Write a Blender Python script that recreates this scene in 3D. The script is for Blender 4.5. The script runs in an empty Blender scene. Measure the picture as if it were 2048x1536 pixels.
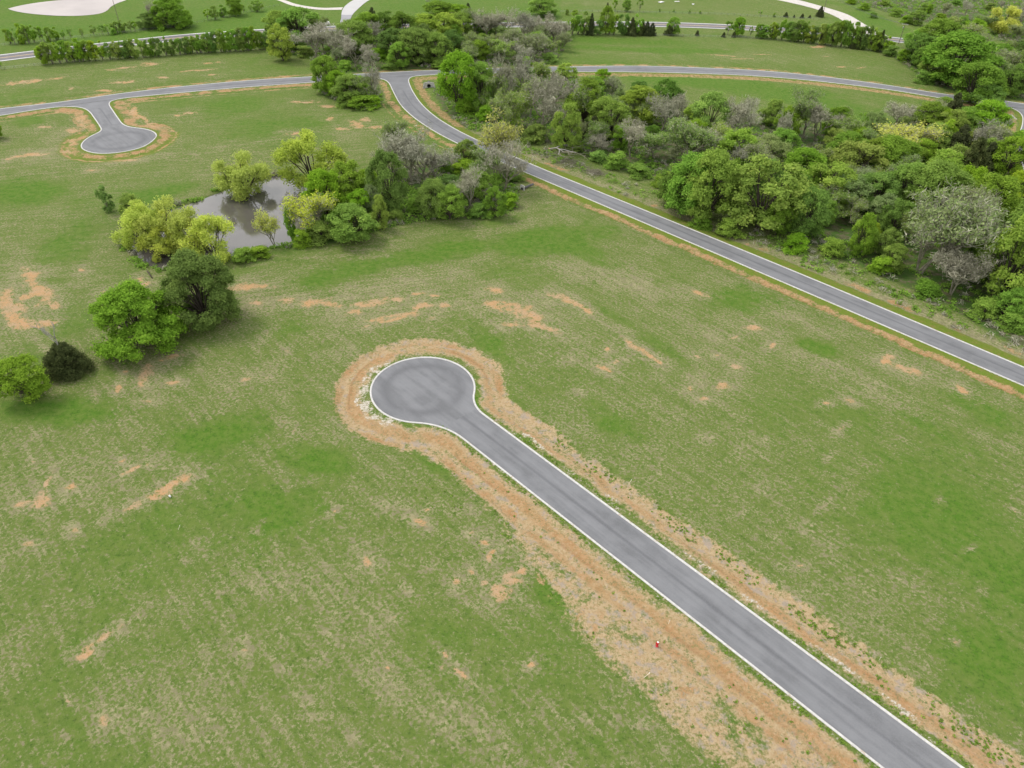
import bpy, math, random
import numpy as np
from mathutils import Vector, Matrix
from mathutils.geometry import tessellate_polygon

S = bpy.context.scene
COL = S.collection
R = math.radians

# ------------------------------------------------------------------ camera
CAM_H = 100.0
FPX, PITCH, ROLL = 1421.47, R(38.775), R(1.9435)       # focal length in px of a 2048 px wide picture
_c, _s = math.cos(ROLL), math.sin(ROLL)
_r0 = np.array([1.0, 0, 0]); _u0 = np.array([0, math.sin(PITCH), math.cos(PITCH)])
FWD = np.array([0, math.cos(PITCH), -math.sin(PITCH)])
RIGHT = _c * _r0 + _s * _u0
UP = -_s * _r0 + _c * _u0
CAMP = np.array([0, 0, CAM_H])
cd = bpy.data.cameras.new('camera')
cam = bpy.data.objects.new('camera', cd)
COL.objects.link(cam)
cd.sensor_width = 36
cd.lens = 36 * FPX / 2048
cd.clip_start = 1
cd.clip_end = 9000
M = Matrix.Identity(4)
for i in range(3):
    M[i][0], M[i][1], M[i][2], M[i][3] = RIGHT[i], UP[i], -FWD[i], CAMP[i]
cam.matrix_world = M
S.camera = cam

# ------------------------------------------------------------------ sky, sun, exposure
SUN_EL, SUN_AZ = R(56), R(-62)       # azimuth: clockwise from +Y
w = bpy.data.worlds.new('World'); S.world = w
w.use_nodes = True
nt = w.node_tree; nt.nodes.clear()
out = nt.nodes.new('ShaderNodeOutputWorld'); bg = nt.nodes.new('ShaderNodeBackground')
sky = nt.nodes.new('ShaderNodeTexSky'); sky.sky_type = 'NISHITA'; sky.sun_disc = False
sky.sun_elevation = SUN_EL; sky.sun_rotation = SUN_AZ
sky.dust_density = 3.0; sky.air_density = 1.0
tc = nt.nodes.new('ShaderNodeTexCoord')
nz = nt.nodes.new('ShaderNodeTexNoise'); nz.inputs['Scale'].default_value = 2.6; nz.inputs['Detail'].default_value = 6
cr = nt.nodes.new('ShaderNodeValToRGB')
cr.color_ramp.elements[0].position = 0.34; cr.color_ramp.elements[1].position = 0.6
mx = nt.nodes.new('ShaderNodeMix'); mx.data_type = 'RGBA'
nt.links.new(tc.outputs['Generated'], nz.inputs['Vector'])
sp_ = nt.nodes.new('ShaderNodeSeparateXYZ'); nt.links.new(tc.outputs['Generated'], sp_.inputs[0])
mr = nt.nodes.new('ShaderNodeMapRange'); mr.inputs['From Min'].default_value = 0.0; mr.inputs['From Max'].default_value = 0.75; mr.inputs['To Min'].default_value = 0.24; mr.inputs['To Max'].default_value = 0.0
nt.links.new(sp_.outputs['Z'], mr.inputs['Value'])
ad = nt.nodes.new('ShaderNodeMath'); ad.operation = 'ADD'; nt.links.new(nz.outputs['Fac'], ad.inputs[0]); nt.links.new(mr.outputs['Result'], ad.inputs[1])
nt.links.new(ad.outputs[0], cr.inputs['Fac'])
nt.links.new(cr.outputs['Color'], mx.inputs['Factor'])
nt.links.new(sky.outputs['Color'], mx.inputs['A'])
mx.inputs['B'].default_value = (8.6, 8.65, 8.8, 1)      # thin bright cloud sheet
nt.links.new(mx.outputs['Result'], bg.inputs['Color'])
bg.inputs['Strength'].default_value = 0.14
nt.links.new(bg.outputs['Background'], out.inputs['Surface'])
sd = bpy.data.lights.new('sun', 'SUN'); sun = bpy.data.objects.new('sun', sd); COL.objects.link(sun)
sd.energy = 1.6; sd.angle = R(18); sd.color = (1.0, 0.95, 0.88)
sdir = Vector((math.sin(SUN_AZ) * math.cos(SUN_EL), math.cos(SUN_AZ) * math.cos(SUN_EL), math.sin(SUN_EL)))
sun.rotation_euler = sdir.to_track_quat('Z', 'Y').to_euler()
S.view_settings.view_transform = 'Standard'; S.view_settings.look = 'None'
S.view_settings.exposure = 0.42; S.view_settings.gamma = 1; S.view_settings.use_curve_mapping = False

rng = np.random.default_rng(7)
random.seed(7)

# ------------------------------------------------------------------ helpers: positions on the land
def ground_at(px, py, z=0.0):
    u = np.asarray(px, float) - 1024; v = 768 - np.asarray(py, float)
    d = u[..., None] * RIGHT + v[..., None] * UP + FPX * FWD
    t = (z - CAM_H) / d[..., 2]
    return CAMP + d * t[..., None]

def seen_at(P):
    d = np.asarray(P, float) - CAMP
    dep = d @ FWD
    return 1024 + FPX * (d @ RIGHT) / dep, 768 - FPX * (d @ UP) / dep, dep

def pts(lst, z=0.0):
    a = np.array(lst, float)
    return ground_at(a[:, 0], a[:, 1], z)

def catmull(P, step=1.0, smooth=2):
    P = np.asarray(P)[:, :2]
    Q = np.vstack([2 * P[0] - P[1], P, 2 * P[-1] - P[-2]])
    o = []
    for i in range(1, len(Q) - 2):
        p0, p1, p2, p3 = Q[i - 1:i + 3]
        t0 = 0.0; t1 = t0 + max(np.linalg.norm(p1 - p0), 1e-6) ** .5
        t2 = t1 + max(np.linalg.norm(p2 - p1), 1e-6) ** .5; t3 = t2 + max(np.linalg.norm(p3 - p2), 1e-6) ** .5
        n = max(2, int(np.linalg.norm(p2 - p1) / 0.4))
        t = np.linspace(t1, t2, n, endpoint=False)[:, None]
        A1 = (t1 - t) / (t1 - t0) * p0 + (t - t0) / (t1 - t0) * p1
        A2 = (t2 - t) / (t2 - t1) * p1 + (t - t1) / (t2 - t1) * p2
        A3 = (t3 - t) / (t3 - t2) * p2 + (t - t2) / (t3 - t2) * p3
        B1 = (t2 - t) / (t2 - t0) * A1 + (t - t0) / (t2 - t0) * A2
        B2 = (t3 - t) / (t3 - t1) * A2 + (t - t1) / (t3 - t1) * A3
        o.append((t2 - t) / (t2 - t1) * B1 + (t - t1) / (t2 - t1) * B2)
    o.append(P[-1:]); o = np.vstack(o)
    o = resample(o, step)
    for _ in range(smooth):
        o[1:-1] = 0.25 * o[:-2] + 0.5 * o[1:-1] + 0.25 * o[2:]
    return o

def resample(P, step=None, n=None):
    d = np.r_[0, np.cumsum(np.linalg.norm(np.diff(P, axis=0), axis=1))]
    if n is None: n = max(2, int(d[-1] / step) + 1)
    t = np.linspace(0, d[-1], n)
    return np.stack([np.interp(t, d, P[:, k]) for k in range(P.shape[1])], 1)

def normals(P):
    t = np.gradient(P, axis=0); t /= np.linalg.norm(t, axis=1)[:, None] + 1e-9
    return np.stack([-t[:, 1], t[:, 0]], 1)           # left-hand side of travel

def lattice(seed):
    return np.random.default_rng(seed).random((256, 256))
_L = [lattice(k) for k in range(8)]
def vnoise(x, y, k=0):
    xi = np.floor(x).astype(int); yi = np.floor(y).astype(int)
    fx = x - xi; fy = y - yi; fx = fx * fx * (3 - 2 * fx); fy = fy * fy * (3 - 2 * fy)
    L = _L[k % 8]; g = lambda a, b: L[a & 255, b & 255]
    return (g(xi, yi) * (1 - fx) + g(xi + 1, yi) * fx) * (1 - fy) + (g(xi, yi + 1) * (1 - fx) + g(xi + 1, yi + 1) * fx) * fy
def fbm(x, y, k=0, o=4):
    a, s, t = 0, 0.5, 0
    for i in range(o):
        a = a + s * vnoise(x * 2 ** i + 17.3 * i, y * 2 ** i - 9.1 * i, k + i); t += s; s *= .5
    return a / t
def sst(a, b, x):
    t = np.clip((x - a) / (b - a), 0, 1); return t * t * (3 - 2 * t)

# ------------------------------------------------------------------ helpers: objects
def tag(o, label=None, cat=None, group=None, kind=None):
    if label: o['label'] = label
    if cat: o['category'] = cat
    if group: o['group'] = group
    if kind: o['kind'] = kind
    return o

def mesh_np(name, V, F, mat, smooth=False, fattr=None, vattr=None):
    """V (n,3); F (m,k) with constant k"""
    V = np.asarray(V, np.float32); F = np.asarray(F, np.int32)
    me = bpy.data.meshes.new(name)
    me.vertices.add(len(V)); me.vertices.foreach_set('co', V.ravel())
    k = F.shape[1]
    me.loops.add(F.size); me.loops.foreach_set('vertex_index', F.ravel())
    me.polygons.add(len(F)); me.polygons.foreach_set('loop_start', np.arange(0, F.size, k, dtype=np.int32))
    me.polygons.foreach_set('loop_total', np.full(len(F), k, np.int32))
    if smooth: me.polygons.foreach_set('use_smooth', np.ones(len(F), bool))
    for nm, a in (fattr or {}).items():
        at = me.attributes.new(nm, 'FLOAT', 'FACE'); at.data.foreach_set('value', np.asarray(a, np.float32))
    for nm, a in (vattr or {}).items():
        at = me.attributes.new(nm, 'FLOAT', 'POINT'); at.data.foreach_set('value', np.asarray(a, np.float32))
    if mat: me.materials.append(mat)
    me.update(calc_edges=True)
    return me

def link(name, me, parent=None, loc=None):
    o = bpy.data.objects.new(name, me); COL.objects.link(o)
    if parent: o.parent = parent
    if loc is not None: o.location = loc
    return o

def empty(name, loc=(0, 0, 0), rz=0.0):
    o = bpy.data.objects.new(name, None); COL.objects.link(o)
    o.location = loc; o.rotation_euler = (0, 0, rz); o.empty_display_size = .5
    return o

class MB:
    """collects boxes, tubes, polygons; builds ONE mesh"""
    def __init__(s): s.v = []; s.f = []
    def add(s, V, F):
        b = len(s.v); s.v += [tuple(map(float, p)) for p in V]; s.f += [tuple(i + b for i in f) for f in F]
    def box(s, cx, cy, cz, sx, sy, sz, rz=0.0, bev=0.0):
        c, n = math.cos(rz), math.sin(rz)
        P = []
        for z in (-1, 1):
            k = 1 if not bev else (1 - bev if z > 0 else 1)
            for x, y in ((-1, -1), (1, -1), (1, 1), (-1, 1)):
                X, Y = x * sx / 2 * k, y * sy / 2 * k
                P.append((cx + c * X - n * Y, cy + n * X + c * Y, cz + z * sz / 2))
        s.add(P, [(3, 2, 1, 0), (4, 5, 6, 7), (0, 1, 5, 4), (1, 2, 6, 5), (2, 3, 7, 6), (3, 0, 4, 7)])
    def lathe(s, prof, c=(0, 0, 0), axis='z', n=14):
        P = []
        for r, h in prof:
            for k in range(n):
                a = 2 * math.pi * k / n; x, y = r * math.cos(a), r * math.sin(a)
                P.append({'z': (c[0] + x, c[1] + y, c[2] + h), 'x': (c[0] + h, c[1] + x, c[2] + y), 'y': (c[0] + x, c[1] + h, c[2] + y)}[axis])
        F = []
        for i in range(len(prof) - 1):
            for k in range(n):
                a, b = i * n + k, i * n + (k + 1) % n
                F.append((a, b, b + n, a + n))
        F.append(tuple(range(n - 1, -1, -1))); F.append(tuple((len(prof) - 1) * n + k for k in range(n)))
        s.add(P, F)
    def tube(s, p0, p1, r0, r1, n=6):
        p0 = Vector(p0); p1 = Vector(p1); d = (p1 - p0).normalized()
        a = d.orthogonal().normalized(); b = d.cross(a)
        P = [p + (a * math.cos(t) + b * math.sin(t)) * r for p, r in ((p0, r0), (p1, r1)) for t in [2 * math.pi * k / n for k in range(n)]]
        s.add(P, [(k, (k + 1) % n, (k + 1) % n + n, k + n) for k in range(n)] + [tuple(range(n - 1, -1, -1)), tuple(range(n, 2 * n))])
    def build(s, name, mat, parent=None, smooth=False, loc=None):
        me = bpy.data.meshes.new(name); me.from_pydata(s.v, [], s.f); me.materials.append(mat); me.update()
        if smooth:
            for p in me.polygons: p.use_smooth = True
        return link(name, me, parent, loc)

# ------------------------------------------------------------------ helpers: materials
class NT:
    def __init__(s, name):
        s.m = bpy.data.materials.new(name); s.m.use_nodes = True
        s.t = s.m.node_tree; s.t.nodes.clear()
        s.out = s.t.nodes.new('ShaderNodeOutputMaterial')
    def n(s, typ, **kw):
        x = s.t.nodes.new(typ)
        for k, v in kw.items(): setattr(x, k, v)
        return x
    def set(s, sock, v):
        if isinstance(v, bpy.types.NodeSocket): s.t.links.new(v, sock)
        else: sock.default_value = v
    def math(s, op, a, b=0.0, c=None, clamp=False):
        x = s.n('ShaderNodeMath', operation=op, use_clamp=clamp); s.set(x.inputs[0], a); s.set(x.inputs[1], b)
        if c is not None: s.set(x.inputs[2], c)
        return x.outputs[0]
    def mix(s, f, a, b):
        x = s.n('ShaderNodeMix', data_type='RGBA'); s.set(x.inputs['Factor'], f)
        for k, v in (('A', a), ('B', b)):
            s.set(x.inputs[k], v if isinstance(v, bpy.types.NodeSocket) else (*v, 1))
        return x.outputs['Result']
    def ramp(s, x, a, b):          # smooth step
        r = s.n('ShaderNodeMapRange', interpolation_type='SMOOTHSTEP'); s.set(r.inputs['Value'], x)
        s.set(r.inputs['From Min'], a); s.set(r.inputs['From Max'], b)
        return r.outputs['Result']
    def noise(s, vec, scale, detail=3, rough=.55, dist=0.0):
        x = s.n('ShaderNodeTexNoise'); s.set(x.inputs['Vector'], vec); x.inputs['Scale'].default_value = scale
        x.inputs['Detail'].default_value = detail; x.inputs['Roughness'].default_value = rough; x.inputs['Distortion'].default_value = dist
        return x.outputs['Fac']
    def attr(s, nm): return s.n('ShaderNodeAttribute', attribute_name=nm).outputs['Fac']
    def coord(s): return s.n('ShaderNodeTexCoord').outputs['Object']
    def mapping(s, vec, rot=(0, 0, 0), scale=(1, 1, 1)):
        x = s.n('ShaderNodeMapping'); s.set(x.inputs['Vector'], vec); x.inputs['Rotation'].default_value = rot; x.inputs['Scale'].default_value = scale
        return x.outputs[0]
    def bsdf(s, col, rough=.9, spec=.2, bump=None, bstr=.5, bdist=.1, metal=0.0):
        b = s.n('ShaderNodeBsdfPrincipled'); s.set(b.inputs['Base Color'], col if isinstance(col, bpy.types.NodeSocket) else (*col, 1))
        s.set(b.inputs['Roughness'], rough); b.inputs['Specular IOR Level'].default_value = spec; b.inputs['Metallic'].default_value = metal
        if bump is not None:
            q = s.n('ShaderNodeBump'); s.set(q.inputs['Height'], bump); q.inputs['Strength'].default_value = bstr; q.inputs['Distance'].default_value = bdist
            s.t.links.new(q.outputs[0], b.inputs['Normal'])
        s.t.links.new(b.outputs[0], s.out.inputs['Surface'])
        return b

def plain(name, col, rough=.7, var=.25, scale=3.0, spec=.3, metal=0.0):
    m = NT(name); c = m.coord()
    f = m.noise(c, scale, 4, .6)
    d = tuple(x * (1 - var) for x in col); l = tuple(min(1, x * (1 + var)) for x in col)
    m.bsdf(m.mix(m.ramp(f, .3, .7), d, l), rough, spec, metal=metal)
    return m.m

# ================================================================== THE ROADS (outlines on the land)
# kerb lines; 'side' = +1 when the land lies to the left of travel
K = {}
K['cross_top'] = (catmull(pts([(-420, 262), (-200, 240), (0, 218), (125, 204), (250, 186.5), (375, 172.5), (512, 160.5), (630, 153.5), (737, 147.5), (812, 143.5),
                   (900, 140), (1024, 136), (1124, 134), (1274, 132.5), (1400, 136), (1536, 143), (1661, 155.5), (1786, 172.5), (1881, 187.5), (1998, 201), (2048, 208), (2200, 231), (2400, 262)])), 1)
lower = [(-420, 276), (-200, 254), (0, 231), (55, 222), (110, 214.5), (140, 213), (163, 215), (178, 221.5), (190, 236), (202, 254), (204.5, 259.5), (200, 264.5), (190, 269), (178, 275.5), (168, 283.5),
         (163.7, 291), (167, 298), (180, 303.7), (203, 306.8), (230, 305.5), (260, 301), (287.5, 292.5), (306, 280), (312, 271), (306, 264), (290, 258.7), (270, 256), (255, 253.5), (244, 248), (236, 238),
         (226, 223.5), (218, 211), (217.5, 206), (223, 201.3), (235, 198.3), (250, 196), (375, 184), (512, 172.5), (634, 164), (700, 159), (742, 156.8), (761, 157.3), (772, 160.5), (779.5, 167), (785, 178), (792, 192), (800, 206),
         (812, 220), (837, 241), (874.5, 265), (917, 287), (957, 304.5), (1022, 332), (1280, 441.5), (1536, 551), (2048, 771), (2500, 966)]
K['lower_edge'] = (catmull(pts(lower)), -1)
inner = [(2500, 925), (2048, 736), (1603.5, 550), (1292, 422.5), (1080, 336.5), (1018, 309.5), (947, 277.5), (908, 257.5), (872, 235), (844.5, 211), (827, 187), (818, 168), (816.5, 159.5), (821, 154.5), (835, 151.5), (882, 149),
         (1024, 145.2), (1124, 143.5), (1274, 144), (1400, 147), (1536, 153.5), (1661, 165), (1786, 180.5), (1873, 194.5), (1936, 203.5), (1996, 211.3), (2020, 215), (2037, 222.6), (2045.5, 232), (2046, 248), (2041, 265), (2038, 280), (2039, 300),
         (2044, 322), (2052, 345), (2075, 400), (2110, 480)]
K['inner_edge'] = (catmull(pts(inner)), -1)
# near court: straight stem and round bulb, set out on the land
nr = pts([(1024, 873.9), (1514, 1236), (1521.4, 1236), (1917.5, 1536)])[:, :2]
nl = pts([(1024, 951.8), (1385.8, 1236), (1500, 1324), (1767.6, 1536)])[:, :2]
Pm = np.r_[nr - nr.mean(0), nl - nl.mean(0)]
ax = np.linalg.svd(Pm)[2][0]; ax = ax if ax[0] > 0 else -ax               # travel away from the bulb
an = np.array([-ax[1], ax[0]])
cR, cL = nr.mean(0) @ an, nl.mean(0) @ an
BC = np.array([-19.69, 121.9]); BR = 11.25
def fillet(edge_off, sgn, rf):
    """arc tangent to line n=edge_off and to the bulb, radius rf, outside the stem"""
    n_f = edge_off + sgn * rf
    n_c = BC @ an
    da = math.sqrt((BR + rf) ** 2 - (n_f - n_c) ** 2)
    cen = ax * (BC @ ax + da) + an * n_f
    tang_line = cen - an * sgn * rf
    tang_circ = cen + (BC - cen) / np.linalg.norm(BC - cen) * rf
    a0 = math.atan2(*(tang_line - cen)[::-1]); a1 = math.atan2(*(tang_circ - cen)[::-1])
    d = (a1 - a0 + math.pi) % (2 * math.pi) - math.pi
    return np.array([cen + rf * np.array([math.cos(a0 + d * t), math.sin(a0 + d * t)]) for t in np.linspace(0, 1, 14)])
fr = fillet(cR, 1, 9.0); fl = fillet(cL, -1, 15.0)
aR = math.atan2(*(fr[-1] - BC)[::-1]); aL = math.atan2(*(fl[-1] - BC)[::-1])
dd = (aL - aR) % (2 * math.pi)
arc = np.array([BC + BR * np.array([math.cos(aR + dd * t), math.sin(aR + dd * t)]) for t in np.linspace(0, 1, 70)])
END = 190.0
near_loop = np.vstack([[ax * (fr[0] @ ax + END) + an * cR], fr, arc[1:-1], fl[::-1], [ax * (fl[0] @ ax + END) + an * cL]])
K['court_edge'] = (resample(near_loop, 0.8), -1)

def ccw(P): return 0.5 * np.sum(P[:, 0] * np.roll(P[:, 1], -1) - np.roll(P[:, 0], -1) * P[:, 1])
# make every kerb line so that land lies on side (+1 = left)
def land_side(P, inside_pt):
    i = np.argmin(np.linalg.norm(P - inside_pt, axis=1)); n = normals(P)[i]
    return -1 if (inside_pt - P[i]) @ n > 0 else 1
K['cross_top'] = (K['cross_top'][0], land_side(K['cross_top'][0], pts([(500, 166)])[0, :2]))
K['lower_edge'] = (K['lower_edge'][0], land_side(K['lower_edge'][0], pts([(1536, 540)])[0, :2]))
K['inner_edge'] = (K['inner_edge'][0], land_side(K['inner_edge'][0], pts([(1536, 535)])[0, :2]))
K['court_edge'] = (K['court_edge'][0], land_side(K['court_edge'][0], BC + ax * 40))

def nearest(P, q):
    q = np.asarray(q)[:2]; return int(np.argmin(np.linalg.norm(P - q, axis=1)))
LE, IE, CT, CE = (K[k][0] for k in ('lower_edge', 'inner_edge', 'cross_top', 'court_edge'))
gp = lambda x, y: pts([(x, y)])[0, :2]
# main road strip: between lower_edge and inner_edge
mainL = LE[nearest(LE, gp(785, 178)):]; mainR = IE[:nearest(IE, gp(824, 182))][::-1]
# cross road strip: its lower line is bridged straight over the mouths
crossL = catmull(np.vstack([LE[:nearest(LE, gp(112, 214.5))][::6], LE[nearest(LE, gp(252, 196)):nearest(LE, gp(735, 157))][::6],
                            IE[nearest(IE, gp(890, 149)):nearest(IE, gp(1985, 210))][::6], pts([(2070, 221), (2200, 244), (2400, 276)])[:, :2]]))
stemL = LE[nearest(LE, gp(176, 220)):nearest(LE, gp(202, 254))]; stemR = LE[nearest(LE, gp(243, 247)):nearest(LE, gp(219, 212))][::-1]
sideL = IE[nearest(IE, gp(2046, 236)):]
sn = normals(sideL); sgn = -land_side(sideL, gp(2070, 285)) ; sideR = sideL + sn * sgn * 7.6

# highway and other far ways
def strip_px(lst, step=2.0): return catmull(pts(lst), step)
hw = strip_px([(-500, 178), (-200, 140), (0, 116), (73, 107), (220, 90), (372, 74), (520, 64), (600, 59.5), (760, 54.5), (950, 50.5), (1150, 48.3), (1300, 48.5), (1421, 52), (1500, 56), (1640, 65), (1763, 76.5), (1980, 100), (2048, 108), (2300, 138), (2600, 175)])
HWN = 6.6
grav_a = strip_px([(1475, -14), (1555, 0), (1624, 16), (1669, 32), (1700, 53), (1712, 66)]); grav_b = strip_px([(1530, -14), (1597, 0), (1652, 15), (1694, 28.5), (1734, 51), (1775, 72)])
lane_a = strip_px([(684, 53), (680, 45), (682, 38), (684, 22), (690, 12), (705, 1), (725, -8)]); lane_b = strip_px([(706, 53), (700, 46), (701, 38), (706, 28), (719, 15), (737, 1), (758, -8)])
drive_a = strip_px([(520, -10), (557, 1), (580, 10), (606, 15.5), (640, 19.5), (683, 19.5)]); drive_b = strip_px([(530, -10), (572, 1), (590, 7.5), (612, 12), (645, 15.7), (686, 14.5)])

# pond outlines
pond = catmull(pts([(258, 490), (262, 470), (285, 450), (320, 425), (360, 412), (400, 398), (450, 378), (500, 362), (550, 350), (585, 350), (607, 362), (620, 385), (625, 410), (618, 440), (606, 462), (590, 480), (565, 488), (540, 492), (500, 500), (460, 510), (420, 520), (370, 532), (330, 536), (300, 530), (272, 512), (258, 490)]), 1.0)
pale = catmull(pts([(16, 17), (40, 11), (75, 5), (110, 1), (160, -3), (220, -5), (255, -2), (235, 6), (222, 13), (214, 21), (200, 27), (165, 31), (120, 31.5), (80, 29), (45, 25), (22, 20), (16, 17)]), 2.0)

# ================================================================== GROUND SHEET
ys = [-300, -200, -130, -80, -40, -10]
y = 5.0
while y < 760: ys.append(y); y += 0.42 + 0.0019 * y
ys += [800, 900, 1050, 1300, 1700, 2300, 3200, 4500]
ys = np.array(ys)
sx = np.r_[[-30, -12, -6, -3.5, -2.3, -1.7, -1.4], np.linspace(-1.2, 1.2, 760), [1.4, 1.7, 2.3, 3.5, 6, 12, 30]]
half = 62 + 0.78 * np.clip(ys, 0, 900)
GX = sx[None, :] * half[:, None]; GY = np.repeat(ys[:, None], len(sx), 1)
gx, gy = GX.ravel(), GY.ravel()
NV = len(gx)

def poly_inside(px, py, P):
    ins = np.zeros(len(px), bool)
    x1, y1 = P[:, 0], P[:, 1]; x2, y2 = np.roll(x1, -1), np.roll(y1, -1)
    bb = (px > x1.min()) & (px < x1.max()) & (py > y1.min()) & (py < y1.max())
    ix = np.where(bb)[0]; qx, qy = px[ix], py[ix]; r = np.zeros(len(ix), bool)
    for a, b, c, d in zip(x1, y1, x2, y2):
        if b == d: continue
        r ^= ((b > qy) != (d > qy)) & (qx < (c - a) * (qy - b) / (d - b) + a)
    ins[ix] = r
    return ins

def dist_to(P, px, py, step=1, reach=40.0):
    """distance to polyline points, only computed near it"""
    Q = P[::step]; d = np.full(len(px), 999.0); idx = np.zeros(len(px), int)
    c0 = 60
    for s in range(0, len(Q), c0):
        q = Q[s:s + c0 + 1]
        m = np.where((px > q[:, 0].min() - reach) & (px < q[:, 0].max() + reach) & (py > q[:, 1].min() - reach) & (py < q[:, 1].max() + reach))[0]
        if not len(m): continue
        for b0 in range(0, len(m), 60000):
            mm = m[b0:b0 + 60000]
            D = (px[mm, None] - q[None, :, 0]) ** 2 + (py[mm, None] - q[None, :, 1]) ** 2
            j = D.argmin(1); dm = np.sqrt(D[np.arange(len(mm)), j])
            up = dm < d[mm]; d[mm[up]] = dm[up]; idx[mm[up]] = (s + j[up]) * step
    return d, idx

INS = np.zeros(NV, bool)
mainpoly = np.vstack([mainL, mainR[::-1]]); crosspoly = np.vstack([CT, crossL[::-1]]); courtpoly = CE
sidepoly = np.vstack([sideL, sideR[::-1]])
farcourt = LE[nearest(LE, gp(130, 213)):nearest(LE, gp(252, 196))]
jm = np.vstack([LE[nearest(LE, gp(735, 157)):nearest(LE, gp(792, 192))], IE[nearest(IE, gp(827, 187)):nearest(IE, gp(890, 149))]])
sidemouth = np.vstack([IE[nearest(IE, gp(1980, 209)):nearest(IE, gp(2046, 240))], sideR[:2], pts([(2150, 232)])[:, :2]])
for P in (mainpoly, crosspoly, courtpoly, sidepoly, farcourt, jm, sidemouth): INS |= poly_inside(gx, gy, P)
dk = {}
for k, (P, s_) in K.items(): dk[k] = dist_to(P, gx, gy)[0]
DR = np.minimum.reduce(list(dk.values()))
DR = np.where(INS, -np.minimum(DR, 5), DR)
dh = dist_to(hw, gx, gy)[0]
dpond = dist_to(pond, gx, gy)[0]; inpond = poly_inside(gx, gy, pond); sp = np.where(inpond, -dpond, dpond)
dpale = dist_to(pale, gx, gy)[0]; inpale = poly_inside(gx, gy, pale)
gravp = np.vstack([grav_a, grav_b[::-1]]); lanep = np.vstack([lane_a, lane_b[::-1]]); drivep = np.vstack([drive_a, drive_b[::-1]])

# height: flat verge, ditch, gentle rolls; basin for the pond
ditch_c = 6.0
z = 0.55 * (fbm(gx / 45, gy / 45, 1, 3) - .5) + 0.25 * (fbm(gx / 9, gy / 9, 3, 3) - .5)
calm = sst(3, 14, DR); z *= calm
z -= 0.42 * np.exp(-((DR - ditch_c) / 2.0) ** 2) * (DR > 0)
z = np.where(INS, -0.25 * sst(0, -0.9, DR), z)
z += 0.05 * np.exp(-np.clip(DR, 0, 99) / 1.2) * (DR > 0)
hz = sst(5, 14, dh - HWN); z = z * hz - 0.12 * (1 - sst(HWN - .5, HWN + 1, dh))
z = np.where(sp < 6, z * sst(0, 6, sp) - 0.75 * sst(3.0, -3.0, sp), z)
z = np.where(inpale, -0.3, z * sst(0, 8, np.where(inpale, 0, dpale)))
for P in (gravp, lanep, drivep):
    z = np.where(poly_inside(gx, gy, P), -0.15, z)
SHEET_Z = z

# ---- what grows where (vertex masks, all fixed to the land)
PX, PY, DEP = seen_at(np.stack([gx, gy, np.zeros(NV)], 1))
PX = np.where(DEP > 5, PX, -9999); PY = np.where(DEP > 5, PY, -9999)
W1 = (fbm(gx / 4.5, gy / 4.5, 2, 4) - .5) * 2; W2 = (fbm(gx / 4.5 + 31, gy / 4.5 + 7, 5, 4) - .5) * 2; W3 = (fbm(gx / .9, gy / .9, 3, 3) - .5) * 2
def ell(lst, soft=.95, wob=.95):
    m = np.zeros(NV)
    for e in lst:
        cx, cy, rx, ry = e[:4]; a = R(e[4]) if len(e) > 4 else 0; st = e[5] if len(e) > 5 else 1
        b = np.where((abs(PX - cx) < 2.6 * max(rx, ry)) & (abs(PY - cy) < 2.6 * max(rx, ry)))[0]
        dx, dy = PX[b] - cx, PY[b] - cy
        u = (dx * math.cos(a) + dy * math.sin(a)) / rx + W1[b] * wob; v = (-dx * math.sin(a) + dy * math.cos(a)) / ry + W2[b] * wob * 1.2
        d = np.sqrt(u * u + v * v) + W3[b] * .45 * wob
        m[b] = np.maximum(m[b], st * sst(1 + soft, 1 - soft, d))
    return m
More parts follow.
